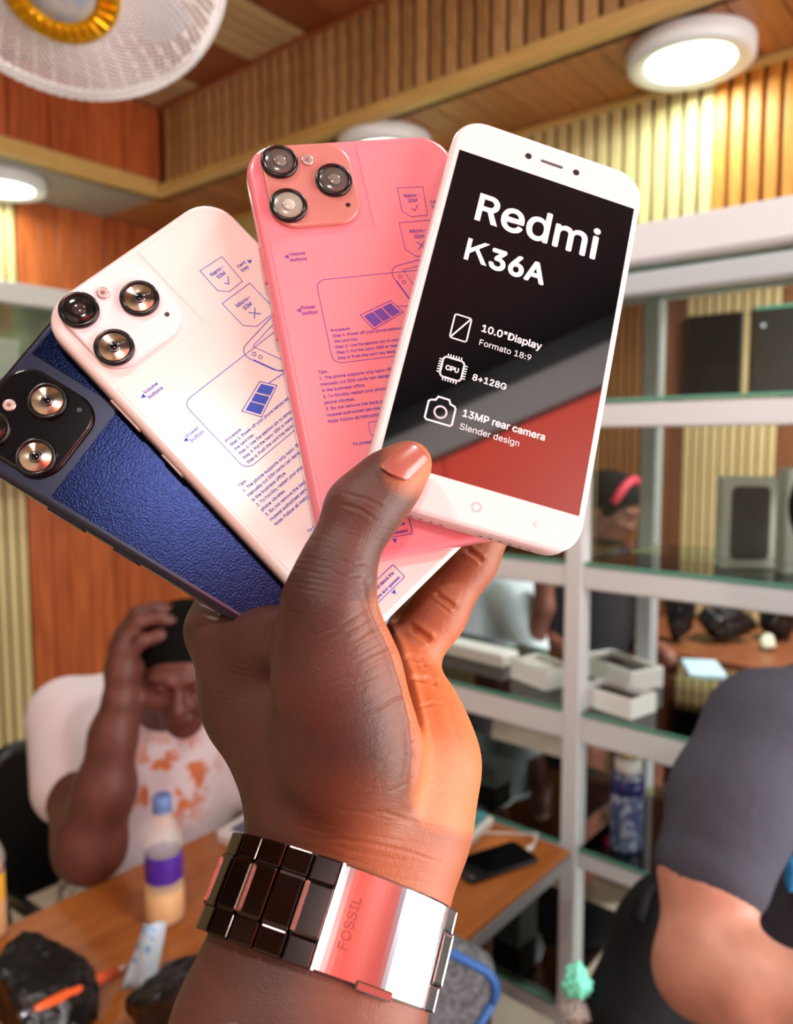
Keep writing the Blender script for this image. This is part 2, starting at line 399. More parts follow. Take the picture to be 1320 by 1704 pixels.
sl = empty('wall_fill_spot', (-.1, .0, ZT)); tag(sl, 'added white fill spot on the raised ceiling aimed at the red wall behind the viewer', 'lamp')  # added fixture, brightens the red wall for its reflection in the screen
sd_ = Vector((-.05, -1.2, -.55)).normalized(); sq = Matrix.Translation((-.1, 0, ZT - .12)) @ sd_.to_track_quat('Z', 'Y').to_matrix().to_4x4()
lathe('lamp_can', [(.03, -.08), (.045, -.06), (.045, .05), (.040, .052), (.038, .03)], M_LAMP, sl, sq, 28); lathe('lens', [(.037, .028), (.034, .034)], M_LENS, sl, sq, 24); lathe('stem', [(.012, -.12), (.012, 0)], M_LAMP, sl, Matrix.Translation((-.1, 0, ZT)), 14)
ls = bpy.data.lights.new('wall_fill_beam', 'SPOT'); ls.energy = 300; ls.spot_size = math.radians(80); ls.spot_blend = .6; ls.shadow_soft_size = .035; ls.color = (1, .95, .9)
lo_ = bpy.data.objects.new('wall_fill_beam', ls); COL.objects.link(lo_); lo_.matrix_world = Matrix.Translation(Vector((-.1, 0, ZT - .12)) + sd_ * .06) @ sd_.to_track_quat('-Z', 'Y').to_matrix().to_4x4(); lo_.parent = sl; lo_.matrix_parent_inverse = parent_inv(sl)
ceiling_lamp(-1.05, -1.05, ZT - .01, 'round ceiling lamp on the dark ceiling border behind the viewer', 30)
ceiling_lamp(2.95, .3, ZS, 'added round fill lamp in the space behind the showcase', 95)  # added, out of view, to brighten the far space

# ------------------------------------------------------------------ glass showcase on the right
XS, XB = 1.40, 1.76
YS0, YS1 = -1.1, 1.56
sh = empty('display_showcase', (XS, .7, 0)); tag(sh, 'white aluminium framed glass showcase running along the right side', 'showcase')
b = .02
ZTOP = 1.95
posts = [-1.06, -.17, .72, 1.52]
for x in (XS, XB):
    for y in posts: box('post', (x, y - b, 0), (x + .04, y + b, ZTOP - .07), M_ALU if x == XS else M_ALUB, sh, .004)
    for z, m_, hh in ((.34, M_ALU, .04), (.70, M_ALU, .035), (.975, M_ALU, .055), (1.285, M_ALU, .045), (1.605, M_ALU, .045)):
        if x == XB and z > .3: continue
        for y0_, y1_ in zip(posts[:-1], posts[1:]): box('rail', (x + .003, y0_ + b, z - hh / 2), (x + .037, y1_ - b, z + hh / 2), m_, sh, .003)
box('top_beam', (XS - .01, YS0, ZTOP - .07), (XS + .05, YS1, ZTOP), M_ALU, sh, .006)
box('sliding_track', (XS + .0, YS0, ZTOP - .125), (XS + .04, YS1, ZTOP - .085), M_ALUB, sh, .004)
box('top_glass', (XS + .05, YS0, ZTOP - .03), (XB + .04, YS1, ZTOP - .022), M_GLASSG, sh)
box('back_beam', (XB, YS0, ZTOP - .07), (XB + .04, YS1, ZTOP - .03), M_ALUB, sh, .003)
for z in (.36, .72, 1.005, 1.31, 1.63):
    for y0_, y1_ in zip(posts[:-1], posts[1:]):
        g = box('glass_shelf', (XS + .004, y0_ + .024, z), (XB + .03, y1_ - .024, z + .007), M_GLASSG, sh)
        box('shelf_edge', (XS + .001, y0_ + .024, z), (XS + .004, y1_ - .024, z + .007), M_GEDGE, g)
for k, (y0_, y1_) in enumerate(((-.74, .06), (-.15, .69))):
    g = box('sliding_glass', (XS + .014 + .012 * k, y0_, 1.312), (XS + .019 + .012 * k, y1_, ZTOP - .12), M_GLASS, sh)
    box('pane_edge', (XS + .0135 + .012 * k, y0_ - .003, 1.312), (XS + .0195 + .012 * k, y0_, ZTOP - .12), M_GEDGE, g)

# goods on the shelves ------------------------------------------------
M_PHOTO = mat('printed_dark_phone', (66, 64, 66), .4, rgb2=(84, 82, 84), scale=8)
def upright_box(px, py, label, w_=.088, h_=.175, pic=True, x=1.47, yaw=.55):
    p = on_plane(px, py, 0, x); Mt = Matrix.Translation((p[0], p[1], 1.3175)) @ Matrix.Rotation(-math.pi / 2 + yaw, 4, 'Z')
    t = empty('phone_box', matrix=Mt); tag(t, label, 'box', 'boxed phones on the showcase shelf')
    # local: x along the face, -y towards the viewer
    box('carton', (-w_ / 2, 0, 0), (w_ / 2, .045, h_), M_CARD, t, .003, Mt)
    box('lid_seam', (-w_ / 2 - .0004, -.0004, h_ * .1), (w_ / 2 + .0004, .0454, h_ * .1 + .0015), M_GREY, t, 0, Mt)
    if pic: slab('phone_picture', w_ * .70, h_ * .80, .012, [(0, 0), (0, .0008)], M_PHOTO, t, Mt @ Matrix.Translation((0, -.0002, h_ * .5)) @ Matrix.Rotation(math.pi / 2, 4, 'X'))
    return t
upright_box(1245, 960, 'upright white box with a dark phone pictured on its front', .100, .172, True, 1.52, .62)
upright_box(1352, 964, 'plain white box standing right of the pictured phone box', .10, .19, False, 1.52, .62)
def tray_box(p, yaw, sx, sy, hh, label, fill=(40, 40, 38)):
    Mt = Matrix.Translation(p) @ Matrix.Rotation(yaw, 4, 'Z'); t = empty('open_box', matrix=Mt); tag(t, label, 'box', 'open boxes on the showcase shelf')
    box('base', (-sx / 2, -sy / 2, 0), (sx / 2, sy / 2, .004), M_CARD, t, .001, Mt)
    for lo, hi in (((-sx / 2, -sy / 2, .004), (sx / 2, -sy / 2 + .006, hh)), ((-sx / 2, sy / 2 - .006, .004), (sx / 2, sy / 2, hh)), ((-sx / 2, -sy / 2 + .006, .004), (-sx / 2 + .006, sy / 2 - .006, hh)), ((sx / 2 - .006, -sy / 2 + .006, .004), (sx / 2, sy / 2 - .006, hh))):
        box('side', lo, hi, M_CARD, t, .001, Mt)
    slab('tray', sx - .016, sy - .016, .008, [(0, .006), (0, hh - .014), (.004, hh - .011)], mat('tray%d' % fill[0], fill, .4), t, Mt)
    return t
SHZ = 1.0125
tray_box((1.66, .73, SHZ), 1.15, .17, .095, .045, 'open white box with dark tray, further back on the middle shelf')
tray_box((1.475, .655, SHZ), 1.35, .13, .085, .04, 'open white box right beside the front showcase post', (52, 44, 40))
tray_box((1.53, .86, SHZ), 1.25, .12, .085, .045, 'closed pale box left of the front showcase post', (214, 216, 210))
for i, (x, y, yw, lab) in enumerate(((1.60, 1.10, 1.5, 'long flat white carton on the middle shelf behind the palm'), )):
    tag(box('flat_carton', (-.12, -.035, 0), (.12, .035, .03), M_CARD, None, .003, Matrix.Translation((x, y, SHZ)) @ Matrix.Rotation(yw, 4, 'Z')), lab, 'box')
# spray can
pc = on_plane(1042, 1408, 2, .7275)
t = empty('spray_can', tuple(pc)); tag(t, 'blue spray can with yellow cap on the lower showcase shelf', 'can'); Mt = Matrix.Translation(pc)
lathe('can_body', [(.030, 0), (.033, .004), (.033, .150), (.030, .160), (.022, .168)], mat('can_blue', (66, 76, 120), .3, rgb2=(150, 160, 178), scale=60, ramp=(.5, .6)), t, Mt, 28)
lathe('band', [(.0334, .118), (.0334, .150)], mat('can_navy', (38, 40, 110), .3), t, Mt, 28)
lathe('collar', [(.027, .163), (.027, .188), (.022, .193)], M_WHITE, t, Mt, 24)
lathe('cap', [(.016, .192), (.016, .207), (.010, .211)], mat('yellow_cap', (232, 208, 40), .35), t, Mt, 20)
# dim goods on the low shelves
random.seed(3)
low = [('pale grey box under the spray can shelf', (1.52, .47, .3675), (.10, .07, .06), (120, 128, 120)), ('dark accessory case on the lower left shelf', (1.55, 1.05, .7275), (.16, .07, .05), (52, 62, 60)),
       ('stack of pale green packets on the lower left shelf', (1.56, 1.28, .7275), (.12, .08, .09), (128, 150, 146)), ('black accessory box on the bottom shelf', (1.54, .98, .3675), (.18, .08, .10), (30, 32, 32))]
for lab, p, s_, c in low:
    t = empty('goods_box', p); tag(t, lab, 'box'); Mt = Matrix.Translation(p) @ Matrix.Rotation(math.pi / 2, 4, 'Z')
    m_ = mat('goods_%d' % c[0], c, .45)
    box('carton', (-s_[0] / 2, -s_[1] / 2, 0), (s_[0] / 2, s_[1] / 2, s_[2] * .8), m_, t, .003, Mt); box('lid', (-s_[0] / 2 - .002, -s_[1] / 2 - .002, s_[2] * .8), (s_[0] / 2 + .002, s_[1] / 2 + .002, s_[2]), m_, t, .003, Mt)

# wall showcase at the far left
wc = empty('wall_showcase', (.9, WY, 1.5)); tag(wc, 'white framed glass wall showcase at the left edge behind the dark phone', 'showcase')
for lo, hi in (((.1, 2.74, 2.03), (1.62, 2.80, 2.10)), ((.1, 2.74, 1.48), (1.62, 2.80, 1.52))): box('beam', lo, hi, M_ALU, wc, .004)
box('back_panel', (.1, WY - .02, 1.48), (1.62, WY - .005, 2.10), mat('mirror_back', (150, 170, 160), .15, .4), wc)
box('top_panel', (.1, 2.80, 2.07), (1.62, WY - .02, 2.10), M_ALU, wc); box('bottom_panel', (.1, 2.80, 1.48), (1.62, WY - .02, 1.51), M_ALU, wc)
for x in (.1, .86, 1.58): box('post', (x, 2.745, 1.52), (x + .04, 2.785, 2.03), M_ALU, wc, .003)
box('glass_shelf', (.14, 2.80, 1.76), (1.58, WY - .02, 1.767), M_GLASSG, wc); box('front_glass', (.14, 2.755, 1.52), (1.58, 2.759, 2.03), M_GLASS, wc)
for i in range(6):
    x = .75 + i * .13; hh = random.uniform(.09, .17); c = random.choice([(40, 42, 48), (200, 204, 200), (70, 84, 80)])
    t = empty('boxed_item', (x, 2.95, 1.7675)); tag(t, 'small carton in the wall showcase, number %s from its left end' % ['one', 'two', 'three', 'four', 'five', 'six'][i], 'box', 'cartons in the wall showcase')
    m_ = mat('wcarton_%d' % c[0], c, .4); box('carton', (x - .04, 2.92, 1.7675), (x + .04, 2.98, 1.7675 + hh * .8), m_, t, .002); box('lid', (x - .042, 2.918, 1.7675 + hh * .8), (x + .042, 2.982, 1.7675 + hh), m_, t, .002)

# ------------------------------------------------------------------ table
TZ = .75
tb = empty('wooden_table', (.8, .98, 0)); tag(tb, 'brown wooden work table with grey edging beside the showcase', 'table')
M_TABLE = wood('table_wood', (152, 84, 34), (186, 112, 54), axis=0, rand=0, rough=.3, scale=6)
TX0, TX1, TY0, TY1 = .12, 1.345, .685, 1.29
box('table_top', (TX0, TY0, TZ - .010), (TX1, TY1, TZ), M_TABLE, tb, .002)
M_EDGE = mat('grey_edging', (150, 152, 158), .35, .3)
box('edging', (TX0, TY0 - .002, TZ - .036), (TX1, TY0 + .02, TZ - .010), M_EDGE, tb, .002); box('edging', (TX1 - .02, TY0 + .02, TZ - .036), (TX1, TY1, TZ - .010), M_EDGE, tb, .002); box('edging', (TX0, TY1 - .02, TZ - .036), (TX1 - .02, TY1, TZ - .010), M_EDGE, tb, .002)
M_DRED = wood('dark_red_panel', (62, 22, 16), (84, 32, 22), rand=0)
box('side_panel', (TX1 - .22, TY0 + .05, 0), (TX1 - .20, TY1 - .05, TZ - .036), M_DRED, tb, .002); box('side_panel', (TX0 + .05, TY0 + .05, 0), (TX0 + .07, TY1 - .05, TZ - .036), M_DRED, tb, .002)
def on_table(px, py): return on_plane(px, py, 2, TZ)
def yaw_of(p, q): return math.atan2(q[1] - p[1], q[0] - p[0])
# bottle(s)
M_PET = mat('bottle_plastic', (244, 236, 232), .15, inp={'Alpha': .28})
M_JUICE = mat('orange_drink', (240, 176, 60), .3)
M_PURPLE = mat('purple_label', (74, 34, 150), .4, rgb2=(84, 44, 168), scale=30); M_BCAP = mat('blue_cap', (104, 130, 190), .4)
def bottle(p, label, s=1.0, fill=.30):
    Mt = Matrix.Translation(p) @ Matrix.Scale(s, 4); t = empty('drink_bottle', p); tag(t, label, 'bottle', 'purple labelled drink bottles')
    lathe('bottle_shell', [(.022, .0), (.030, .004), (.032, .015), (.0315, .06), (.0285, .072), (.0285, .118), (.032, .126), (.030, .142), (.020, .168), (.0125, .185), (.0125, .196)], M_PET, t, Mt, 32)
    lathe('drink', [(.021, .002), (.0285, .005), (.0302, .015), (.030, .058 * fill / .3)], M_JUICE, t, Mt, 32)
    lathe('label', [(.0296, .073), (.0298, .076), (.0298, .114), (.0296, .117)], M_PURPLE, t, Mt, 32, cap=False)
    lathe('label_mark', [(.0300, .088), (.0300, .100)], mat('label_pale', (206, 176, 200), .4), t, Mt, 8, cap=False).scale = (1, 1, 1)
    lathe('cap', [(.0145, .190), (.0150, .193), (.0150, .206), (.0135, .210)], M_BCAP, t, Mt, 24)
    lathe('neck_ring', [(.0138, .182), (.0160, .184), (.0138, .187)], M_BCAP, t, Mt, 24)
    for o in t.children:
        if o.name.startswith('label_mark'):
            bm = bmesh.new(); bm.from_mesh(o.data); bmesh.ops.delete(bm, geom=[f for f in bm.faces if f.calc_center_median().y > -.02], context='FACES'); bm.to_mesh(o.data); bm.free()
    return t
pb = on_table(275, 1530); sb = 1.0
bottle(pb, 'half empty drink bottle with purple label on the wooden table', 1.04)
bottle(on_table(-22, 1560), 'drink bottle cut off by the left edge of the photo', 1.0, .58)
# black phone, cable, box stack
def flat_phone(name, quad, t_, label, m_body, cat='phone', z=TZ):
    a, b_, c_, d_ = [on_plane(*q, 2, z) for q in quad]            # near-left, far-left(top), far-right, near-right
    cen = (a + b_ + c_ + d_) / 4; L_ = (np.linalg.norm(c_ - b_) + np.linalg.norm(d_ - a)) / 2; w_ = (np.linalg.norm(b_ - a) + np.linalg.norm(c_ - d_)) / 2
    v = (c_ - b_) + (d_ - a); Mt = Matrix.Translation(cen) @ Matrix.Rotation(math.atan2(v[1], v[0]), 4, 'Z'); t = empty(name, matrix=Mt)
    tag(t, label, cat); slab('body', L_, w_, .010, [(.001, 0), (0, .001), (0, t_ - .001), (.001, t_)], m_body, t, Mt); return t, Mt, L_, w_
t, Mt, L_, w_ = flat_phone('mobile_phone', [(778, 1476), (748, 1440), (855, 1404), (898, 1436)], .009, 'black phone lying on the table with a white cable plugged in', M_BLACK)
slab('screen', L_ - .006, w_ - .006, .008, [(0, .009), (0, .0093)], mat('black_glass', (10, 10, 14), .06), t, Mt); lathe('camera_dot', [(.002, .0093), (.002, .0095)], M_ALUB, t, Mt @ Matrix.Translation((-L_ / 2 + .012, -w_ / 2 + .012, 0)), 12)
pe = Mt @ Vector((L_ / 2, 0, .005)); dr = (Mt.to_3x3() @ Vector((1, .25, 0))).normalized()
cb = empty('charging_cable', tuple(pe)); tag(cb, 'white charging cable plugged into the black phone', 'cable')
tube('plug', [pe + dr * .001, pe + dr * .022], .0055, M_WHITE, cb); q1 = pe + dr * .022
tube('wire', [q1, q1 + dr * .03 + Vector((0, .01, .012)), q1 + dr * .05 + Vector((-.02, .05, -.001)), q1 + Vector((-.012, .11, -.003)), q1 + Vector((-.010, .22, -.003))], .002, M_WHITE, cb)
t, Mt, L_, w_ = flat_phone('phone_box', [(428, 1432), (372, 1400), (440, 1345), (520, 1380)], .022, 'white box with a dark phone picture on the table left of the watch', M_CARD, 'box')
slab('phone_picture', L_ * .72, w_ * .72, .008, [(0, .022), (0, .0225)], mat('blue_grey_print', (70, 84, 110), .3), t, Mt)
cen = on_table(758, 1392); yw = yaw_of(on_table(758, 1408), on_table(800, 1370))
Mt = Matrix.Translation(cen) @ Matrix.Rotation(yw, 4, 'Z'); t = empty('booklet_stack', matrix=Mt); tag(t, 'white and teal boxes stacked behind the wrist at the table end', 'box')
box('lower_box', (-.10, -.045, 0), (.085, .045, .018), M_CARD, t, .002, Mt); box('upper_box', (-.09, -.035, .018), (.075, .045, .03), mat('teal_card', (70, 150, 160), .5), t, .002, Mt)

# crumpled black bags and the other odds and ends on the table
def crumple(name, cen, rad, m_, seed, label=None, cat=None, amp=.35, parent=None, sub=4, flat=None):
    rs = np.random.RandomState(seed); bm = bmesh.new(); bmesh.ops.create_icosphere(bm, subdivisions=sub, radius=1)
    dirs = rs.normal(size=(26, 3)); dirs /= np.linalg.norm(dirs, axis=1)[:, None]; off = rs.uniform(.55, 1.0, 26)
    for v in bm.verts:
        n_ = np.array(v.co); d = np.min(np.where(dirs @ n_ > .12, off / np.maximum(dirs @ n_, .12), 9)); d = min(d, 1.15)
        d += amp * .12 * math.sin(9 * n_[0] + seed) * math.sin(8 * n_[1]) * math.sin(11 * n_[2])
        p = n_ * d * np.array(rad)
        if flat is not None and p[2] < flat: p[2] = flat
        v.co = Vector(p)
    me = bpy.data.meshes.new(name); bm.to_mesh(me); bm.free()
    o = link(name, me, m_, parent, Matrix.Translation(cen), smooth=False)
    if label: tag(o, label, cat)
    return o
M_BAG = mat('black_polythene', (8, 7, 9), .3, bump=.8, scale=30, dist=.01)
pb1 = on_plane(60, 1650, 2, TZ + .05); crumple('plastic_bag', (pb1[0], pb1[1], TZ + .058), (.085, .085, .075), M_BAG, 4, 'crumpled black plastic bag at the lower left corner', 'bag', flat=-.057)
pb2 = on_plane(285, 1665, 2, TZ + .04); crumple('plastic_bag', (pb2[0], pb2[1], TZ + .045), (.075, .06, .06), M_BAG, 9, 'crumpled black plastic bag against the forearm', 'bag', flat=-.044)
a = on_plane(34, 1690, 2, TZ + .115); b_ = on_plane(215, 1606, 2, TZ + .006); t = empty('screwdriver', tuple(b_)); tag(t, 'slim orange handled tool leaning on the black bag', 'tool')
P_ = lambda s: a + (b_ - a) * s
tube('handle', [P_(.10), P_(.2), P_(.42), P_(.5), P_(.62), P_(.85)], [.0035, .006, .008, .0065, .010, .007], mat('orange_plastic', (236, 96, 44), .4), t); tube('tip', [P_(0), P_(.10)], [.004, .003], mat('steel', (150, 156, 166), .3, .8), t); tube('clear_end', [P_(.85), P_(1.0)], [.0055, .004], mat('clear_grey', (170, 150, 140), .2), t)
pp = on_plane(228, 1640, 2, TZ + .01); yv = math.atan2(RIGHT[1], RIGHT[0])
v = []; f = []
for i in range(9):
    for j in range(7): x = (i / 8 - .5) * .05; z = j / 6 * .085; v.append((x * (1 - .35 * z / .085) + z * .22, .005 * math.sin(i * .8 + j * .5) + z * .35, z))
for i in range(8):
    for j in range(6): f.append((i * 7 + j, (i + 1) * 7 + j, (i + 1) * 7 + j + 1, i * 7 + j + 1))
o = link('sachet', mesh('sachet', v, f), mat('pale_blue_film', (196, 214, 228), .25, rgb2=(110, 160, 214), scale=60, ramp=(.55, .62)), None, Matrix.Translation((pp[0], pp[1], TZ + .002)) @ Matrix.Rotation(yv, 4, 'Z'), True)
o.modifiers.new('thickness', 'SOLIDIFY').thickness = .002; tag(o, 'pale blue plastic sachet propped between the bags', 'sachet')
# grey bag with blue trim under the table end
pg = W(722, 1672, 1.05); M_GBAG = mat('grey_mesh_cloth', (120, 124, 130), .8, rgb2=(70, 74, 80), scale=120, bump=.5)
t = empty('cloth_bag', (pg[0], pg[1], pg[2] - .12)); tag(t, 'grey bag with blue piping hanging under the table edge', 'bag')
Mt = Matrix.Translation(pg) @ Matrix.Rotation(yv, 4, 'Z') @ Matrix.Rotation(math.pi / 2, 4, 'X') @ Matrix.Rotation(-.5, 4, 'Z')
slab('panel', .13, .17, .035, [(.012, -.05), (0, -.03), (0, .005), (.012, .015)], M_GBAG, t, Mt)
rp = [(x, y, .012) for x, y in rrect(.126, .166, .035, 6)]; rp.append(rp[0]); tube('piping', rp, .006, mat('blue_piping', (40, 96, 170), .5), t, matrix=Mt)

# ================================================================== the four phones held in the hand
NRM = np.array([0.17811, -0.23546, -0.95542])
PH = {'redmi': ((.03885, -.06172, .25254), (.95625, .27042, .11162), (-.23208, .9335, -.27332), .0701, .1432),
      'pink': ((-.00172, -.05904, .25381), (.96151, -.1648, .21986), (.20922, .95781, -.19704), .0730, .1463),
      'white': ((-.03838, -.03308, .25058), (.70197, -.65002, .29106), (.68958, .72252, -.04951), .0724, .1463),
      'dark': ((-.05918, -.01183, .25147), (.498, -.81585, .2939), (.84869, .52815, .02805), .0720, .1470)}
PT = .0085
def phone_matrix(k):
    O, X, Y, w_, h_ = PH[k]; x = d2w(X); y = -d2w(Y); z = np.cross(x, y); o = c2w(np.array(O))
    return Matrix(((x[0], y[0], z[0], o[0]), (x[1], y[1], z[1], o[1]), (x[2], y[2], z[2], o[2]), (0, 0, 0, 1)))
def LP(k, px, py):                            # pixel -> point on the phone's face, in metres from its centre
    O, X, Y, w_, h_ = PH[k]; O = np.array(O); r = np.array([(px - CX) / F, (py - CY) / F, 1]); P = r * ((O @ NRM) / (r @ NRM)); q = P - O
    return float(q @ np.array(X)), float(-(q @ np.array(Y)))
# flat print ----------------------------------------------------------
try: FONT = bpy.data.fonts.load(bpy.utils.resource_path('LOCAL') + '/datafiles/fonts/Inter.woff2')     # the typeface that ships with Blender
except Exception: FONT = None
class Print:
    def __init__(self): self.v = []; self.f = []   # x, y points and faces
    def add(self, v, f, dz=0.0):
        n_ = len(self.v); self.v += [(*q[:2], dz) for q in v]
        for q in f:
            a = sum(v[q[i]][0] * v[q[(i + 1) % len(q)]][1] - v[q[(i + 1) % len(q)]][0] * v[q[i]][1] for i in range(len(q)))
            self.f.append(tuple(i + n_ for i in (q if a > 0 else q[::-1])))
    def line(self, p, q, w_=.00018):
        p = np.array(p); q = np.array(q); d = q - p; d /= max(np.linalg.norm(d), 1e-9); n_ = np.array([-d[1], d[0]]) * w_ / 2; d = d * w_ / 2
        self.add([tuple(p - n_ - d), tuple(q - n_ + d), tuple(q + n_ + d), tuple(p + n_ - d)], [(0, 1, 2, 3)])
    def poly(self, pts, w_=.00018, close=True):
        n_ = len(pts)
        for i in range(n_ if close else n_ - 1): self.line(pts[i], pts[(i + 1) % n_], w_)
    def fill(self, pts, dz=0.0): self.add([tuple(p) for p in pts], [tuple(range(len(pts)))], dz)
    def ring(self, c, r, w_, n_=28): self.poly([(c[0] + r * math.cos(2 * math.pi * i / n_), c[1] + r * math.sin(2 * math.pi * i / n_)) for i in range(n_)], w_)
    def text(self, s, x, y, size=None, width=None, bold=.016, align='l', ysc=1.0):
        cu = bpy.data.curves.new('t', 'FONT'); cu.body = s; cu.font = FONT if FONT else cu.font; cu.size = 1.0; cu.resolution_u = 3; cu.fill_mode = 'FRONT' if hasattr(cu, 'fill_mode') else cu.fill_mode
        ob = bpy.data.objects.new('t', cu); COL.objects.link(ob); dg = bpy.context.evaluated_depsgraph_get(); me = bpy.data.meshes.new_from_object(ob.evaluated_get(dg))
        v = np.array([tuple(q.co) for q in me.vertices]); f = [tuple(p.vertices) for p in me.polygons]
        bpy.data.objects.remove(ob); bpy.data.curves.remove(cu); bpy.data.meshes.remove(me)
        x0, x1 = v[:, 0].min(), v[:, 0].max(); s_ = size if width is None else width / (x1 - x0)
        sx = s_; v[:, 0] = (v[:, 0] - (x0 if align == 'l' else x1 if align == 'r' else (x0 + x1) / 2)) * sx + x; v[:, 1] = v[:, 1] * s_ * ysc + y
        offs = [(0, 0)] + ([(bold * s_ * math.cos(q * math.pi / 4), bold * s_ * math.sin(q * math.pi / 4)) for q in range(8)] if bold else [])
        for i, (dx, dy) in enumerate(offs): self.add([(a + dx, b_ + dy) for a, b_, _ in v], f, i * 4e-6)
    def build(self, name, m, parent, Mt, z):
        o = link(name, mesh(name, [(x, y, z + dz) for x, y, dz in self.v], self.f), m, parent, Mt); o['kind'] = 'stuff'; return o
mm = .001
M_INK = mat('blue_ink', (36, 76, 214), .5); M_INKP = mat('violet_ink', (104, 54, 170), .5); M_INKW = mat('white_print', (240, 238, 245), .4)
def instruction_print():
    p = Print()
    def arrow(x, y, d): p.fill([(x * mm, y * mm), ((x - 1.5 * d) * mm, (y + .8) * mm), ((x - 1.5 * d) * mm, (y - .8) * mm)][::d])
    arrow(-29.8, 30.4, -1); p.text('Volume', -27.9 * mm, 30.6 * mm, width=5.2 * mm); p.text('buttons', -27.9 * mm, 28.5 * mm, width=5.4 * mm)
    arrow(-29.4, 11, -1); p.text('Power', -27.6 * mm, 11.2 * mm, width=4.6 * mm); p.text('button', -27.6 * mm, 9.2 * mm, width=4.9 * mm)
    p.poly([(x, y) for x, y in rrect(52 * mm, 29.6 * mm, 3 * mm, 6, 4.9 * mm, 6.1 * mm)], .00022)
    p.poly([(q[0] * mm, q[1] * mm) for q in ((13.5, 52.6), (22.6, 52.2), (21.8, 41.2), (16.0, 41.0), (13.2, 43.6))], .00022)
    p.text('Nano-', 17.8 * mm, 48.6 * mm, width=5.2 * mm, align='c'); p.text('SIM', 17.8 * mm, 46.6 * mm, width=3.2 * mm, align='c'); p.poly([(16.8 * mm, 44.3 * mm), (17.6 * mm, 43.2 * mm), (19.2 * mm, 45.4 * mm)], .0003, False)
    p.poly([(q[0] * mm, q[1] * mm) for q in ((11.2, 39.2), (23.2, 39.2), (23.2, 26.2), (14.4, 26.0), (11.2, 29.0))], .00022)
    p.text('Micro-', 17 * mm, 34.9 * mm, width=5.6 * mm, align='c'); p.text('SIM', 17 * mm, 32.8 * mm, width=3.2 * mm, align='c'); p.line((15.8 * mm, 31.3 * mm), (18.4 * mm, 28.6 * mm), .0003); p.line((18.4 * mm, 31.3 * mm), (15.8 * mm, 28.6 * mm), .0003)
    p.text('Card', 24.0 * mm, 45.6 * mm, width=3.2 * mm); p.text('tray', 24.0 * mm, 43.7 * mm, width=3.0 * mm); arrow(29.6, 45.2, 1)
    # the pictured phone and its card tray
    ax = np.array([1.0, .16]); ay = np.array([-.42, 1.0]); c0 = np.array([17.5, 17.0]); T = lambda x, y: tuple((c0 + ax * x + ay * y) * mm)
    p.poly([T(x, y) for x, y in rrect(22, 15, 4, 5)], .00025); p.poly([T(x + .3, y - 1.1) for x, y in rrect(22, 15, 4, 5)][11:34], .00025, False); p.poly([T(x + 1.5, y + .8) for x, y in rrect(16, 9.5, .3, 2)], .0002)
    for dy in (1.5, 3.6): p.ring(T(-8.8, dy), .0006, .0002, 14)
    q = [LP('pink', *s) for s in ((599.5, 524.5), (650, 500.7), (671, 519.8), (621.8, 548.4))]; q = [np.array(s) for s in q]; bl = lambda u, v: tuple(q[0] * (1 - u) * (1 - v) + q[1] * u * (1 - v) + q[2] * u * v + q[3] * (1 - u) * v)
    p.poly(q, .00025)
    for u0, u1 in ((.06, .34), (.37, .62), (.66, .94)): p.fill([bl(u0, .14), bl(u0, .9), bl(u1, .9), bl(u1, .14)][::1])
    p.line(bl(1, .5), T(-7.5, -8.0), .00025)
    for i, s in enumerate(('Procedure', 'Step 1: Power off your phone before removing', 'the card tray.', 'Step 2: Use the ejection pin to remove', 'Step 3: Put the nano-SIM or memory card', 'Step 4: Push the card tray back in')):
        p.text(s, (-19.6 + (.3 if i else 0)) * mm, (2.3 - 1.95 * i) * mm, size=1.86 * mm, bold=.018)
    for i, s in enumerate(('Tips:', '1. The phone supports only nano-SIM', 'manually cut SIM cards can damage', 'in the business office.', '2. To forcibly restart your phone,', 'phone vibrates.', '3. Do not remove the back cover.', 'Huawei authorized service', 'Note: Follow all instructions')):
        p.text(s, -26.4 * mm, (-11.4 - 2.08 * i) * mm, size=1.98 * mm, bold=.018)
    p.poly([(x, y) for x, y in rrect(9 * mm, 4.6 * mm, .9 * mm, 3, -9.6 * mm, -32 * mm)], .0002); p.text('To protect', -20.4 * mm, -36.6 * mm, size=1.98 * mm, bold=.018)
    p.poly([(x, y) for x, y in rrect(23 * mm, 5.4 * mm, .5 * mm, 2, -19.2 * mm, -64.6 * mm)], .00022); p.text('Do not block the', -9.4 * mm, -64.2 * mm, size=1.9 * mm, align='r', bold=.018); p.text('microphone and speaker.', -8.6 * mm, -66.5 * mm, size=1.9 * mm, align='r', bold=.018)
    p.fill([(-14.4 * mm, -67.9 * mm), (-13.6 * mm, -69.3 * mm), (-12.8 * mm, -67.9 * mm)][::-1])
    return p
IP = instruction_print()
M_RING = mat('lens_ring_black', (14, 14, 16), .22)
M_RINGM = mat('lens_ring_steel', (120, 118, 120), .2, 1.0)
def brushed_lens():
    m = mat('brushed_lens_disc', (200, 180, 160), .22, 1.0, inp={'Anisotropic': .95, 'Anisotropic Rotation': .25}); nt = m.node_tree; tg = nt.nodes.new('ShaderNodeTangent'); tg.direction_type = 'RADIAL'; tg.axis = 'Z'
    nt.links.new(tg.outputs[0], nt.nodes['Principled BSDF'].inputs['Tangent']); return m
M_BRUSH = brushed_lens()
M_LGREY = mat('lens_grey', (86, 80, 76), .15); M_LDARK = mat('lens_dark', (26, 24, 24), .08); M_LCORE = mat('lens_core', (14, 12, 14), .05)
M_MILKY = mat('lens_milky', (150, 146, 134), .25)
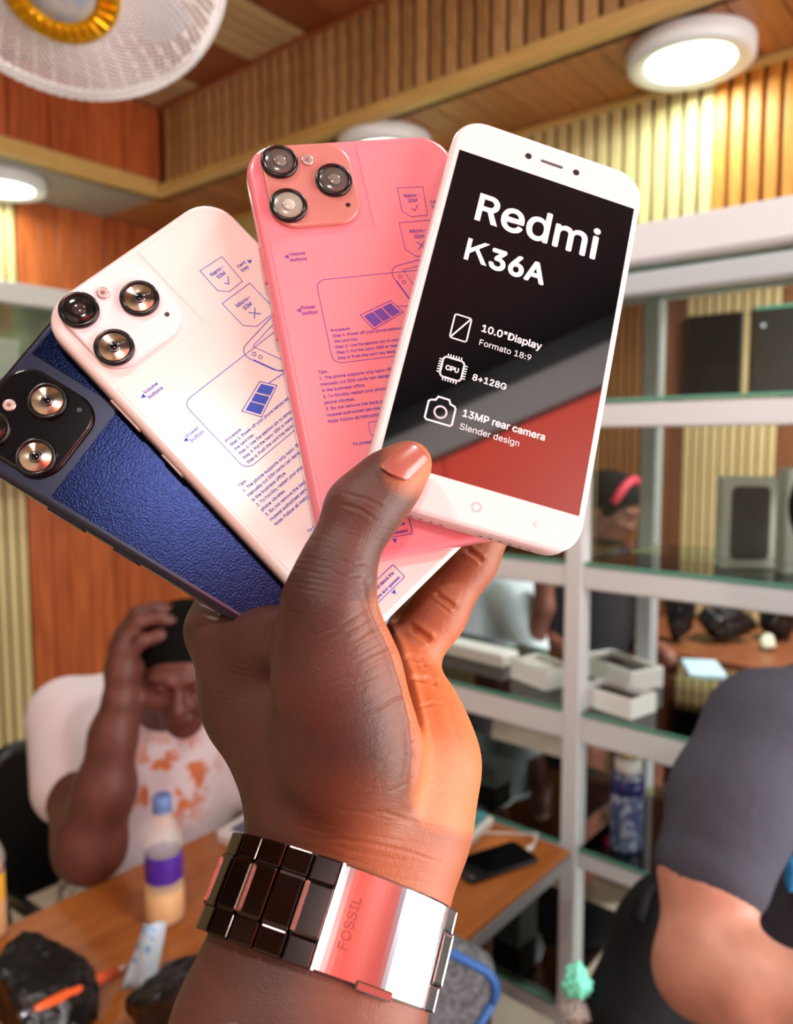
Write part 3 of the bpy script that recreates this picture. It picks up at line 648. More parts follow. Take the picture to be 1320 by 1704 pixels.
def back_phone(key, label, body, plate, film, lens_kind, printed=True, ink=None):
    Mt = phone_matrix(key); O, X, Y, w_, h_ = PH[key]; t = empty('smartphone', matrix=Mt); tag(t, label, 'phone', 'phones fanned out in the hand')
    slab('body', w_, h_, .0115, [(.0018, -PT), (.0006, -PT + .0007), (0, -PT + .002), (0, -.0022), (.0004, -.0009), (.0013, -.0002), (.0022, 0)], body, t, Mt)
    for (y0_, y1_) in ((.0235, .0375), (.0035, .0135)):   # side keys on the left edge
        slab('side_button', y1_ - y0_, .0022, .0010, [(.0002, 0), (0, .0002), (.0001, .0007)], body, t, Mt @ Matrix.Translation((-w_ / 2 + .0001, (y0_ + y1_) / 2, -PT / 2)) @ Matrix.Rotation(-math.pi / 2, 4, 'Y') @ Matrix.Rotation(math.pi / 2, 4, 'Z'))
    # protective film with a cut-out round the camera
    fw = .0031; xl, xr, yt, yb = -w_ / 2 + fw, w_ / 2 - fw, h_ / 2 - fw, -h_ / 2 + fw; xc, yc = .0025, .0375
    rc = .0085; cor = lambda x, y, a0: [(x + rc * math.cos(math.radians(a0 + 15 * i)), y + rc * math.sin(math.radians(a0 + 15 * i))) for i in range(7)]
    pts = cor(xl + rc, yb + rc, 180) + cor(xr - rc, yb + rc, 270) + cor(xr - rc, yt - rc, 0) + [(xc, yt), (xc, yc), (xl, yc)]
    v = [(x, y, .00002) for x, y in pts] + [(x, y, .00014) for x, y in pts]; n_ = len(pts)
    f = [tuple(range(n_, 2 * n_))] + [(i, (i + 1) % n_, n_ + (i + 1) % n_, n_ + i) for i in range(n_)]
    link('protective_film', mesh('protective_film', v, f), film, t, Mt)
    if printed: IP.build('printed_instructions', ink, t, Mt, .00022)
    cxm, cym, mw, mh = -.0161, .0558, .0305, .0312
    slab('camera_plate', mw, mh, .0085, [(0, -.0003), (0, .0007), (.0004, .0011), (.0010, .0012)], plate, t, Mt, cxm, cym)
    for i, (lx, ly) in enumerate(((-.0252, .0646), (-.0083, .0562), (-.0252, .0480))):
        Ml = Mt @ Matrix.Translation((lx, ly, .0012)); kind = lens_kind[i]
        rg = lathe('lens_ring', [(.0062, 0), (.0062, .0010), (.0058, .0014), (.0052, .0014), (.0048, .0006)], M_RING, t, Ml, 40)
        gm = {'brush': M_BRUSH, 'dark': M_LDARK, 'grey': M_LGREY, 'milky': M_MILKY}[kind]
        lathe('lens_glass', [(.0050, .0007), (.0046, .0010), (.0016, .0010 if kind == 'brush' else .0011)], gm, rg, Ml, 40)
        if kind == 'brush':
            lathe('lens_collar', [(.0019, .0007), (.0019, .0012), (.0014, .0013)], M_RINGM, rg, Ml, 24); lathe('lens_core', [(.0014, .0012), (.0011, .0014), (.0004, .0015)], M_LCORE, rg, Ml, 24)
        else: lathe('lens_core', [(.0022, .0011), (.0018, .0013), (.0006, .0015)], mat('core_' + kind, {'dark': (60, 46, 46), 'grey': (120, 112, 104), 'milky': (186, 182, 168)}[kind], .12), rg, Ml, 24)
    fl = lathe('flash', [(.0020, 0), (.0020, .0005), (.0016, .0006)], mat('flash_ring', (214, 190, 186), .25, .6), t, Mt @ Matrix.Translation((-.0157, .0648, .0012)), 24)
    lathe('flash_led', [(.0007, .0006), (.0006, .0008)], mat('flash_led', (150, 110, 96), .2), fl, Mt @ Matrix.Translation((-.0157, .0648, .0012)), 12)
    lathe('microphone_hole', [(.0008, 0), (.0008, .0001)], M_BLACK, t, Mt @ Matrix.Translation((-.0052, .0468, .00121)), 14)
    return t
M_PINK = mat('pink_back', (236, 134, 148), .28, inp={'Coat Weight': .5, 'Coat Roughness': .08}); M_PINKF = mat('pink_film', (238, 140, 152), .22, bump=.05, scale=900, dist=.0002)
M_PINKPL = mat('rose_camera_plate', (214, 140, 132), .25, .25)
M_WB = mat('white_back', (240, 226, 224), .25, inp={'Coat Weight': .5, 'Coat Roughness': .08}); M_WF = mat('white_film', (242, 229, 227), .2); M_WPL = mat('white_camera_plate', (246, 230, 234), .25)
M_NAVY = mat('navy_back', (24, 27, 54), .3, .5, inp={'Coat Weight': .6, 'Coat Roughness': .1}); M_NAVYPL = mat('black_camera_plate', (16, 14, 18), .12)
M_NAVYF = mat('navy_film', (7, 17, 52), .2, .85, bump=.22, scale=1500, dist=.0003)
back_phone('pink', 'pink phone showing its printed back and three lenses, behind the black-screen phone', M_PINK, M_PINKPL, M_PINKF, ('grey', 'grey', 'milky'), True, M_INKP)
back_phone('white', 'white phone showing its printed back and three lenses, between pink and navy', M_WB, M_WPL, M_WF, ('dark', 'brush', 'brush'), True, M_INK)
back_phone('dark', 'dark navy phone at the left end of the fan, black camera plate', M_NAVY, M_NAVYPL, M_NAVYF, ('dark', 'brush', 'brush'), False)
# front-facing white phone
Mt = phone_matrix('redmi'); O, X, Y, w_, h_ = PH['redmi']
t = empty('smartphone', matrix=Mt); tag(t, 'white phone facing the viewer with black screen reading Redmi K36A'.replace('Redmi ', '').replace('K36A', 'white lettering'), 'phone', 'phones fanned out in the hand')
t['label'] = 'white phone facing the viewer, black screen with white lettering, frontmost of the fan'
M_RW = mat('white_bezel', (240, 228, 231), .2, inp={'Coat Weight': .5, 'Coat Roughness': .05}); M_RS = mat('silver_white_frame', (232, 222, 224), .28, .2)
slab('frame', w_, h_, .0105, [(.0016, -PT), (.0005, -PT + .0008), (0, -PT + .0022), (0, -.0018), (.0003, -.0011)], M_RS, t, Mt)
slab('front_glass', w_ - .0006, h_ - .0006, .0103, [(0, -.0012), (0, -.0007), (.0005, -.0002), (.0014, 0)], M_RW, t, Mt)
M_SCR = mat('black_screen', (9, 8, 11), .03, inp={'IOR': 2.6})
x0, y0_ = -.0320, -.0580; x1, y1_ = .0326, .0571
scn = box('screen', (x0, y0_, .00001), (x1, y1_, .0001), M_SCR, t, 0, Mt)
p = Print()
p.text('edmi', -12.3 * mm, 32.4 * mm, width=34.3 * mm, bold=.016); p.text('36A', -12.9 * mm, 16.6 * mm, width=18.9 * mm, bold=.03)
def letter_stem(x, y, w_, h_): p.fill([(x * mm, y * mm), ((x + w_) * mm, y * mm), ((x + w_) * mm, (y + h_) * mm), (x * mm, (y + h_) * mm)])
letter_stem(-21.4, 32.3, 2.0, 10.8)                                    # R
bo = [(-21.4, 43.1), (-17.0, 43.1)] + [(-17.0 + 3.25 * math.cos(a), 39.85 + 3.25 * math.sin(a)) for a in np.linspace(math.pi / 2, -math.pi / 2, 15)[1:-1]] + [(-17.0, 36.6), (-21.4, 36.6)]
bi = [(-21.4, 41.2), (-17.2, 41.2)] + [(-17.2 + 1.38 * math.cos(a), 39.85 + 1.35 * math.sin(a)) for a in np.linspace(math.pi / 2, -math.pi / 2, 15)[1:-1]] + [(-17.2, 38.5), (-21.4, 38.5)]
for q in range(len(bo) - 1): p.fill([(bo[q][0] * mm, bo[q][1] * mm), (bi[q][0] * mm, bi[q][1] * mm), (bi[q + 1][0] * mm, bi[q + 1][1] * mm), (bo[q + 1][0] * mm, bo[q + 1][1] * mm)], 6e-6)
p.fill([(-17.9 * mm, 37.4 * mm), (-15.6 * mm, 32.3 * mm), (-13.3 * mm, 32.3 * mm), (-15.9 * mm, 37.6 * mm)], 1.2e-5)
letter_stem(-21.7, 16.6, 1.5, 8.3)                                      # K
p.fill([(-20.4 * mm, 19.2 * mm), (-20.4 * mm, 21.2 * mm), (-16.0 * mm, 24.9 * mm), (-14.1 * mm, 24.9 * mm)][::-1], 6e-6); p.fill([(-18.9 * mm, 21.6 * mm), (-15.6 * mm, 16.6 * mm), (-13.7 * mm, 16.6 * mm), (-17.9 * mm, 22.6 * mm)], 1.2e-5)
p.text('10.0"Display', -10.4 * mm, -6.9 * mm, width=20.4 * mm, bold=.022); p.text('Formato 18:9', -10.2 * mm, -11.8 * mm, width=17.6 * mm, bold=.004)
p.text('8+128G', -9.8 * mm, -24.3 * mm, width=11.2 * mm, bold=.022); p.text('13MP rear camera', -10.2 * mm, -37.2 * mm, width=27.2 * mm, bold=.022); p.text('Slender design', -10.2 * mm, -41.6 * mm, width=19.5 * mm, bold=.004)
p.poly([(x, y) for x, y in rrect(5.6 * mm, 8.6 * mm, .8 * mm, 4, -17.2 * mm, -8.0 * mm)], .0005); p.line((-19.7 * mm, -12 * mm), (-14.7 * mm, -4 * mm), .0005)
p.poly([(x, y) for x, y in rrect(7.0 * mm, 7.0 * mm, 1.3 * mm, 4, -16.8 * mm, -22.7 * mm)], .0006)
for i in range(6):
    for sx, sy in ((1, 0), (-1, 0), (0, 1), (0, -1)):
        u = (-2.2 + .88 * i) * mm; c = (-16.8 * mm, -22.7 * mm)
        if sx: p.line((c[0] + sx * 3.6 * mm, c[1] + u), (c[0] + sx * 4.5 * mm, c[1] + u), .0004)
        else: p.line((c[0] + u, c[1] + sy * 3.6 * mm), (c[0] + u, c[1] + sy * 4.5 * mm), .0004)
p.text('CPU', -16.8 * mm, -23.5 * mm, width=4.2 * mm, bold=.035, align='c')
cp = [(-21, -34.9), (-19.6, -34.5), (-18.9, -33.2), (-15.4, -33.2), (-14.7, -34.5), (-13.3, -34.9), (-12.8, -35.6), (-12.8, -41), (-13.4, -41.6), (-21, -41.6), (-21.6, -41), (-21.6, -35.5)]
p.poly([(x * mm, y * mm) for x, y in cp], .0006); p.ring((-17.2 * mm, -38 * mm), .0019, .0006)
p.build('screen_print', M_INKW, scn, Mt, .0002)
lathe('front_camera', [(.00115, 0), (.00115, .00012)], M_BLACK, t, Mt @ Matrix.Translation((.0096, .0638, 0)), 20); lathe('proximity_sensor', [(.00115, 0), (.00115, .00012)], M_BLACK, t, Mt @ Matrix.Translation((-.0082, .0638, 0)), 20)
slab('earpiece', .0082, .0010, .0005, [(0, -.0001), (0, .00012)], mat('earpiece_grey', (70, 66, 70), .5), t, Mt, .0005, .0638)
ip = Print(); ip.ring((.4 * mm, -64.4 * mm), .0014, .0003); ip.poly([(20.2 * mm, -63.2 * mm), (18.9 * mm, -64.4 * mm), (20.2 * mm, -65.6 * mm)], .0003, False); ip.build('key_marks', mat('key_print', (226, 206, 204), .4), t, Mt, .00012)
for (ya, yb_) in ((.036, .050), (.013, .0215)): slab('side_button', yb_ - ya, .0022, .0010, [(.0002, 0), (0, .0002), (.0001, .0007)], M_RS, t, Mt @ Matrix.Translation((w_ / 2 - .0001, (ya + yb_) / 2, -PT / 2)) @ Matrix.Rotation(math.pi / 2, 4, 'Y') @ Matrix.Rotation(math.pi / 2, 4, 'Z'))
for i in range(14):
    if 5 <= i <= 7: continue
    lathe('speaker_hole', [(.0006, 0), (.0006, .0001)], M_GREY, t, Mt @ Matrix.Translation((-.021 + .0032 * i, -h_ / 2 - .00005, -.0045)) @ Matrix.Rotation(math.pi / 2, 4, 'X'), 10)

# ================================================================== the hand that holds them
def skin(name, dark, light, palm, bump_scale=260, bump=.35):
    m = bpy.data.materials.new(name); m.use_nodes = True; nt = m.node_tree; b = nt.nodes['Principled BSDF']; N = nt.nodes.new; K = nt.links.new
    tc = N('ShaderNodeTexCoord'); no = N('ShaderNodeTexNoise'); no.inputs['Scale'].default_value = 28; no.inputs['Detail'].default_value = 4; K(tc.outputs['Object'], no.inputs['Vector'])
    cr = N('ShaderNodeValToRGB'); cr.color_ramp.elements[0].position = .3; cr.color_ramp.elements[1].position = .7; cr.color_ramp.elements[0].color = lin(*dark); cr.color_ramp.elements[1].color = lin(*light); K(no.outputs[0], cr.inputs[0])
    at = N('ShaderNodeAttribute'); at.attribute_name = 'palm'; mx = N('ShaderNodeMix'); mx.data_type = 'RGBA'; K(at.outputs['Fac'], mx.inputs[0]); K(cr.outputs[0], mx.inputs[6]); mx.inputs[7].default_value = lin(*palm); K(mx.outputs[2], b.inputs['Base Color'])
    vo = N('ShaderNodeTexVoronoi'); vo.feature = 'DISTANCE_TO_EDGE'; vo.inputs['Scale'].default_value = bump_scale * 2.2; mp = N('ShaderNodeMapping'); mp.inputs['Scale'].default_value = (1, 1, 1.0); K(tc.outputs['Object'], mp.inputs[0]); K(mp.outputs[0], vo.inputs['Vector'])
    n2 = N('ShaderNodeTexNoise'); n2.inputs['Scale'].default_value = bump_scale; n2.inputs['Detail'].default_value = 6; K(tc.outputs['Object'], n2.inputs['Vector'])
    ad = N('ShaderNodeMath'); ad.operation = 'MULTIPLY_ADD'; ad.inputs[1].default_value = 1.2; K(vo.outputs[0], ad.inputs[0]); K(n2.outputs[0], ad.inputs[2])
    bp = N('ShaderNodeBump'); bp.inputs['Strength'].default_value = bump; bp.inputs['Distance'].default_value = .0006; K(ad.outputs[0], bp.inputs['Height']); K(bp.outputs[0], b.inputs['Normal'])
    b.inputs['Roughness'].default_value = .5; b.inputs['Subsurface Weight'].default_value = .25; b.inputs['Subsurface Radius'].default_value = (1, .35, .2); b.inputs['Subsurface Scale'].default_value = .0028
    return m
M_SKIN = skin('brown_skin', (66, 37, 29), (98, 56, 44), (204, 112, 64), 520, .22)
k1 = .010
hand = []
hand += chain([(680, 772, .2262, 40), (645, 806, .2235, 49), (603, 850, .2205, 57), (566, 930, .2165, 52), (545, 1010, .2145, 62)], .006)            # thumb
hand += chain([(545, 1010, .2145, 62), (562, 1130, .2185, 94), (590, 1250, .2230, 98), (600, 1400, .2290, 92)], .012)                             # base of the thumb
hand += chain([(372, 1048, .2650, 60), (430, 1180, .2580, 66), (497, 1300, .2480, 70), (520, 1400, .2390, 90)], .014)                              # index side of the hand
hand += chain([(372, 1058, .2560, 46), (450, 1066, .2420, 48), (525, 1060, .2250, 56)], .008)                                                     # web of the thumb
hand += chain([(440, 1150, .2560, 80), (560, 1200, .2560, 90), (640, 1220, .2560, 90)], .014)                                                     # middle of the palm
hand += chain([(500, 1250, .2400, 88), (590, 1300, .2400, 92)], .014)
hand += chain([(668, 1112, .2640, 48), (690, 1190, .2580, 62), (700, 1275, .2500, 86), (672, 1360, .2420, 92), (655, 1410, .2370, 92)], .012)      # heel of the hand
hand += chain([(672, 1105, .2660, 50), (728, 1022, .2720, 45), (783, 935, .2780, 41), (832, 850, .2820, 37), (850, 815, .2850, 30)], .005)        # little finger
hand += chain([(600, 1090, .2830, 55), (680, 930, .2950, 46), (750, 830, .2960, 42), (770, 770, .2930, 36)], .005)                                 # ring finger
hand += chain([(480, 1070, .2830, 58), (540, 920, .3000, 48), (610, 800, .3000, 44), (650, 740, .2960, 38)], .005)                                 # middle finger
hand += chain([(372, 1048, .2670, 58), (400, 940, .2830, 50), (470, 840, .2930, 45), (520, 790, .2900, 38)], .005)                                 # index finger
hand += chain([(500, 1140, .2700, 80), (620, 1140, .2700, 70)], .012)
WR = [(522, 1400, .2385, 90), (470, 1550, .2250, 96), (412, 1704, .2130, 108), (330, 1960, .195, 125)]
WR2 = [(664, 1400, .2375, 92), (628, 1550, .2250, 92), (578, 1704, .2130, 112), (520, 1960, .195, 130)]
hand += chain(WR, .012) + chain(WR2, .012)
hand += chain([(590, 1400, .2350, 95), (550, 1550, .2225, 100), (495, 1704, .2110, 112), (425, 1960, .194, 128)], .014)
lo = np.min([_bounds(p)[0] for p in hand], 0) - .006; hi = np.max([_bounds(p)[1] for p in hand], 0) + .006; lo[2] = W(480, 1800, .21)[2]
V, Fq = sdf_verts(hand, .0014, (lo, hi))
me0 = np_mesh('hand0', V, Fq); ob0 = bpy.data.objects.new('hand0', me0); COL.objects.link(ob0)
md = ob0.modifiers.new('s', 'SMOOTH'); md.factor = .5; md.iterations = 3
md = ob0.modifiers.new('d', 'SUBSURF'); md.levels = 2; md.render_levels = 2
dg = bpy.context.evaluated_depsgraph_get(); me1 = bpy.data.meshes.new_from_object(ob0.evaluated_get(dg)); bpy.data.objects.remove(ob0)
n_ = len(me1.vertices); V = np.zeros(n_ * 3, np.float32); me1.vertices.foreach_get('co', V); V = V.reshape(-1, 3).astype(float)
NO = np.zeros(n_ * 3, np.float32); me1.vertices.foreach_get('normal', NO); NO = NO.reshape(-1, 3).astype(float)
PX, PY = to_px(V); facing = np.clip(-(NO * ((V - CAM) / np.linalg.norm(V - CAM, axis=1)[:, None])).sum(1) * 3 + .3, 0, 1)
dep = (V - CAM) @ FWD
# creases: (points in the photograph, width px, depth m), pressed into the surface
CR = [([(612, 965), (628, 1020), (655, 1075), (676, 1140), (690, 1200), (695, 1255), (684, 1325)], 7, .0022),
      ([(560, 1352), (640, 1352), (700, 1372), (762, 1386)], 4, .00020), ([(520, 1395), (600, 1400), (680, 1418), (745, 1440)], 3, .00018),
      ([(680, 1040), (720, 1068)], 5, .0011), ([(722, 985), (760, 1012)], 4, .0008), ([(716, 995), (752, 1022)], 3, .00020), ([(775, 912), (806, 934)], 4, .0008),
      ([(668, 1090), (700, 1098), (712, 1110)], 4, .0007), ([(676, 1130), (712, 1130), (730, 1140)], 4, .0007), ([(690, 1180), (720, 1170), (740, 1172)], 3, .00018),
      ([(330, 1002), (365, 1012), (400, 1022)], 3, .00020), ([(345, 992), (372, 1006), (395, 1012)], 3, .00018), ([(335, 1020), (380, 1032), (440, 1030)], 4, .00020),
      ([(575, 822), (610, 830), (640, 845)], 3, .00018), ([(565, 838), (600, 848), (628, 866)], 3, .00018), ([(560, 930), (590, 940), (612, 936)], 2.5, .0002), ([(548, 950), (580, 960), (606, 956)], 2.5, .0002)]
disp = np.zeros(n_)
for pts, wd_, dp in CR:
    xs = [q[0] for q in pts]; ys = [q[1] for q in pts]; sel = np.where((PX > min(xs) - 4 * wd_) & (PX < max(xs) + 4 * wd_) & (PY > min(ys) - 4 * wd_) & (PY < max(ys) + 4 * wd_) & (facing > 0) & (dep < .30))[0]
    if not len(sel): continue
    q = np.stack([PX[sel], PY[sel]], 1); dm = np.full(len(sel), 1e9); tt = np.zeros(len(sel)); ns = len(pts) - 1
    for i in range(ns):
        a = np.array(pts[i], float); b_ = np.array(pts[i + 1], float); ab = b_ - a; u = np.clip(((q - a) @ ab) / (ab @ ab), 0, 1); d = np.linalg.norm(q - a - u[:, None] * ab, axis=1); up = d < dm; dm = np.where(up, d, dm); tt = np.where(up, (i + u) / ns, tt)
    env = np.clip(np.minimum(tt, 1 - tt) * 6, 0.15, 1); disp[sel] -= dp * env * (np.exp(-(dm / wd_) ** 2) - .35 * np.exp(-((dm - 2 * wd_) / wd_) ** 2)) * facing[sel]
def side(pts, x, y):                           # signed distance right of a downward polyline
    yy = [q[1] for q in pts]; xx = [q[0] for q in pts]; return x - np.interp(y, yy, xx)
rsn = np.random.RandomState(11); NG = rsn.uniform(-1, 1, (96, 96))
def vnoise(x, y):                              # smooth value noise
    xi = np.floor(x).astype(int); yi = np.floor(y).astype(int); fx_ = x - xi; fy_ = y - yi; fx_ = fx_ * fx_ * (3 - 2 * fx_); fy_ = fy_ * fy_ * (3 - 2 * fy_); g = lambda a, b: NG[a % 96, b % 96]
    return (g(xi, yi) * (1 - fx_) + g(xi + 1, yi) * fx_) * (1 - fy_) + (g(xi, yi + 1) * (1 - fx_) + g(xi + 1, yi + 1) * fx_) * fy_
def wrinkles(ux, uy, spacing, depth, mask, seed, sharp=.16, along=70.):
    t_ = (PX * uy[0] + PY * uy[1]) / spacing + .55 * vnoise(PX / 110 + seed, PY / 110) + .10 * vnoise(PX / 20 + seed, PY / 20); i_ = np.floor(t_); fr = t_ - i_ - .5
    l_ = (PX * ux[0] + PY * ux[1]) / along; am = np.clip(vnoise(l_ + i_ * 7.3 + seed, i_ * 3.7 + .5) * 1.3 + .45, 0, 1); return -depth * mask * facing * am * np.exp(-(fr / sharp) ** 2)
fm = (dep < .25)
sdl = side([(640, 900), (612, 965), (655, 1075), (690, 1200), (695, 1255), (684, 1325), (690, 1500)], PX, PY)      # right border of the thumb base
m1 = np.clip((sdl + 150) / 110, 0, 1) * (sdl < 4) * np.clip((PY - 1000) / 50, 0, 1) * np.clip((1345 - PY) / 60, 0, 1) * fm
disp += wrinkles((.87, -.5), (.5, .87), 17, .00045, m1, 3.1, .12, 95.) + wrinkles((.87, -.5), (.5, .87), 7.5, .00014, m1, 8.7, .2, 50.)
m2 = np.clip((PY - 1290) / 60, 0, 1) * np.clip((1520 - PY) / 60, 0, 1) * np.clip((PX - 440) / 60, 0, 1) * (dep < .245)
disp += wrinkles((.97, .22), (-.22, .97), 15, .00010, m2, 5.5, .2, 90.) + wrinkles((.97, .22), (-.22, .97), 6, .00006, m2, 1.5, .22, 30.)
m3 = np.clip((PY - 860) / 40, 0, 1) * np.clip((1060 - PY) / 50, 0, 1) * fm
disp += wrinkles((.98, .15), (-.15, .98), 10, .00010, m3, 2.2, .2, 35.)
m4 = np.clip((470 - PX) / 60, 0, 1) * np.clip((PY - 990) / 30, 0, 1) * np.clip((1340 - PY) / 80, 0, 1)
disp += wrinkles((.95, .3), (-.3, .95), 9, .00010, m4, 6.2, .22, 30.)
m5 = np.clip((sdl - 5) / 20, 0, 1) * np.clip((PY - 1080) / 30, 0, 1) * np.clip((1370 - PY) / 60, 0, 1)
disp += wrinkles((.3, .95), (.95, -.3), 26, .00022, m5, 9.4, .2, 90.)
V2 = V + NO * disp[:, None]
me1.vertices.foreach_set('co', V2.astype(np.float32).ravel())
# paler palm skin: inside of the hand, finger undersides, round the thumb nail; plus side light painted on the right
sd = side([(900, 700), (760, 850), (640, 940), (625, 1000), (655, 1075), (690, 1200), (697, 1255), (684, 1325), (690, 1370)], PX, PY)
pal = np.clip(sd / 26 + .5, 0, 1) * np.clip((1398 + (PX - 700) * .25 - PY) / 40, 0, 1) * np.clip((dep - .2) / .02, 0, 1)
tipd = np.sqrt((PX - 690) ** 2 + (PY - 775) ** 2); pal = np.maximum(pal, .75 * np.clip((62 - tipd) / 36, 0, 1) * (dep < .245))
edge = np.clip((PX - (620 + (760 - PY) * .0)) / 60, 0, 1) * np.clip((PX + PY * .0 - (700 - (PY - 830) * .75)) / 30 + .4, 0, 1) * (PY < 960) * (dep < .245); pal = np.maximum(pal, .55 * edge)
lit_side = np.clip((sd + 70) / 90, 0, 1) * .28 * (PY > 1000) * (PY < 1500); pal = np.maximum(pal, lit_side)  # side light painted into the skin: paler toward the right
wr_ = np.clip((PX - 470) / 160, 0, 1) * np.clip((PY - 1260) / 160, 0, 1) * .5; pal = np.maximum(pal, wr_)
pal *= np.where((PX > 620) & (dep > .25), .45 + .55 * np.clip((PY - 1020) / 110, 0, 1), 1.0); pal = np.where(facing > 0.0, pal, pal * .6) * np.clip((1790 - PY) / 230, 0, 1)
# the rest of the photographer, seen only as a reflection or from the side
k = .03
el = c2w(np.array([-.085, .300, .110])); wr0 = W(430, 1850, .2); shd = c2w(np.array([-.21, .16, -.26])); shr = c2w(np.array([.21, .16, -.30])); nk = c2w(np.array([0, .10, -.32])); hd = c2w(np.array([0, -.035, -.30]))
hip = c2w(np.array([0, .72, -.34])); hip[2] = .92; elr = c2w(np.array([.30, .44, -.25])); hr = c2w(np.array([.27, .62, -.10]))
Ah = frame(FWD * [1, 1, 0], _z)
bp_ = wchain([(*wr0, .030), (*el, .045), (*shd, .058)], .03) + wchain([(*shr, .056), (*elr, .044), (*hr, .03)], .03) + wchain([(*shd, .06), (*nk, .07), (*shr, .06)], .04) + wchain([(*nk, .058), (*hd, .06)], .03) + head_prims(hd, Ah)
hp = hr
bp_ += wchain([(*hr, .03), (*(hr + FWD * .08 - _z * .05), .034)], .02)
for i in range(4): a = hr + FWD * .10 - _z * (.05 + .012 * i) + RIGHT * .0; bp_ += wchain([(*a, .010), (*(a + FWD * .05 - _z * .02), .009), (*(a + FWD * .06 - _z * .05 - RIGHT * .01), .008)], .006)
bp_ += wchain([(*(hr + FWD * .04 - _z * .03), .012), (*(hr + FWD * .09 - RIGHT * .03 - _z * .03), .009)], .01)
bp_ += wchain([(*nk, .10), (*(nk * .5 + hip * .5), .13), (*hip, .14)], .05)
for sg in (-1, 1): lg = hip + RIGHT * sg * .09; bp_ += wchain([(*lg, .09), (lg[0], lg[1], .48, .06), (lg[0], lg[1], .09, .045), (lg[0] + FWD[0] * .15, lg[1] + FWD[1] * .15, .04, .035)], .03)
Vb, Fb = sdf_verts(bp_, .009)
me2 = np_mesh('arm0', Vb, Fb)
bm = bmesh.new(); bm.from_mesh(me1); bm.from_mesh(me2); me = bpy.data.meshes.new('body'); bm.to_mesh(me); bm.free()
at = me.attributes.new('palm', 'FLOAT', 'POINT'); at.data.foreach_set('value', np.concatenate([pal, np.zeros(len(Vb))]).astype(np.float32))
me.polygons.foreach_set('use_smooth', np.ones(len(me.polygons), bool))
pt = empty('person', (hip[0], hip[1], 0)); tag(pt, 'person in red shirt whose outstretched left hand holds four fanned phones', 'person')
link('body', me, M_SKIN, pt)
M_REDSH = mat('red_shirt', (206, 52, 34), .8, bump=.3, scale=40, dist=.004)
sp = wchain([(*shd, .072), (*(shd * .55 + el * .45), .062)], .03) + wchain([(*shr, .07), (*(shr * .5 + elr * .5), .06)], .03) + wchain([(*shd, .075), (*(nk - _z * .03), .082), (*shr, .075)], .04) + wchain([(*(nk - _z * .07), .13), (*(nk * .5 + hip * .5), .152), (*hip, .162)], .05)
blob('shirt', sp, .010, M_REDSH, pt)
tp = wchain([(*(hip + _z * .03), .158), (*(hip - _z * .06), .155)], .03)
for sg in (-1, 1): lg = hip + RIGHT * sg * .09; tp += wchain([(*lg, .105), (lg[0], lg[1], .48, .082), (lg[0], lg[1], .12, .075)], .03)
blob('trousers', tp, .012, mat('dark_denim', (36, 40, 56), .8), pt)
blob('hair', hair_prims(hd, Ah), .006, mat('black_hair', (7, 6, 6), .85, bump=.4, scale=300, dist=.002, inp={'Specular IOR Level': .15}), pt)
# thumb nail
def ray_hit(px, py, depmax=.245):
    d2 = (PX - px) ** 2 + (PY - py) ** 2 + np.where((dep < depmax) & (facing > .0), 0, 1e9); i = np.argsort(d2)[:6]; return V2[i].mean(0), NO[i].mean(0)
nv = []; nf = []; NU, NV_ = 15, 12
c00, c10, c01, c11 = np.array([629, 779]), np.array([677, 801]), np.array([676, 737]), np.array([712, 766])
for i in range(NU + 1):
    for j in range(NV_ + 1):
        u = i / NU; v_ = j / NV_; q = c00 * (1 - u) * (1 - v_) + c10 * u * (1 - v_) + c01 * (1 - u) * v_ + c11 * u * v_
        ax = (c01 + c11 - c00 - c10) / 2; q = q + ax * ((.10 if v_ > .5 else -.10) * (1 - (2 * u - 1) ** 2) * abs(2 * v_ - 1))
        P, Nn = ray_hit(*q); nv.append(P + Nn * (.0007 - .0006 * (2 * u - 1) ** 4))
for i in range(NU):
    for j in range(NV_): a = i * (NV_ + 1) + j; nf.append((a, a + NV_ + 1, a + NV_ + 2, a + 1))
nme = mesh('thumb_nail', nv, nf); no_ = link('thumb_nail', nme, mat('nail', (164, 88, 76), .32, inp={'Coat Weight': .6, 'Coat Roughness': .1}), pt, smooth=True)
no_.modifiers.new('smooth', 'SMOOTH').iterations = 6; no_.modifiers.new('thick', 'SOLIDIFY').thickness = -.0005

# ================================================================== watch
CW = c2w(np.array([(548 - CX) / F * .2255, (1532 - CY) / F * .2255, .2255])); a0 = W(590, 1400, .237); a1 = W(495, 1704, .2125)
AX = a1 - a0; AX /= np.linalg.norm(AX); UW = W(700, 1580, .2255) - W(400, 1478, .2255); UW -= AX * (UW @ AX); UW /= np.linalg.norm(UW); DW = np.cross(AX, UW)
if DW @ FWD > 0: DW = -DW
A_, B_ = .0335, .0255
def wpt(ph, out=0.0, along=0.0):
    c, s = math.cos(ph), math.sin(ph); nrm = UW * c / A_ + DW * s / B_; nrm /= np.linalg.norm(nrm); return CW + UW * A_ * c + DW * B_ * s + nrm * out + AX * along, nrm
def wmat(ph, out=0., along=0.):
    p, nrm = wpt(ph, out, along); tg = np.cross(AX, nrm); return Matrix(((tg[0], AX[0], nrm[0], p[0]), (tg[1], AX[1], nrm[1], p[1]), (tg[2], AX[2], nrm[2], p[2]), (0, 0, 0, 1)))
wt = empty('wristwatch', tuple(CW)); tag(wt, 'metal bracelet wristwatch with silver clasp worn on the raised wrist', 'watch')
M_GUN = mat('gunmetal', (74, 62, 60), .14, 1.0); M_SILV = mat('polished_steel', (182, 178, 182), .14, 1.0); M_COP = mat('rose_pin', (196, 130, 120), .25, .9)
HW = .0131
phs = [math.radians(92)]; L0 = .0078
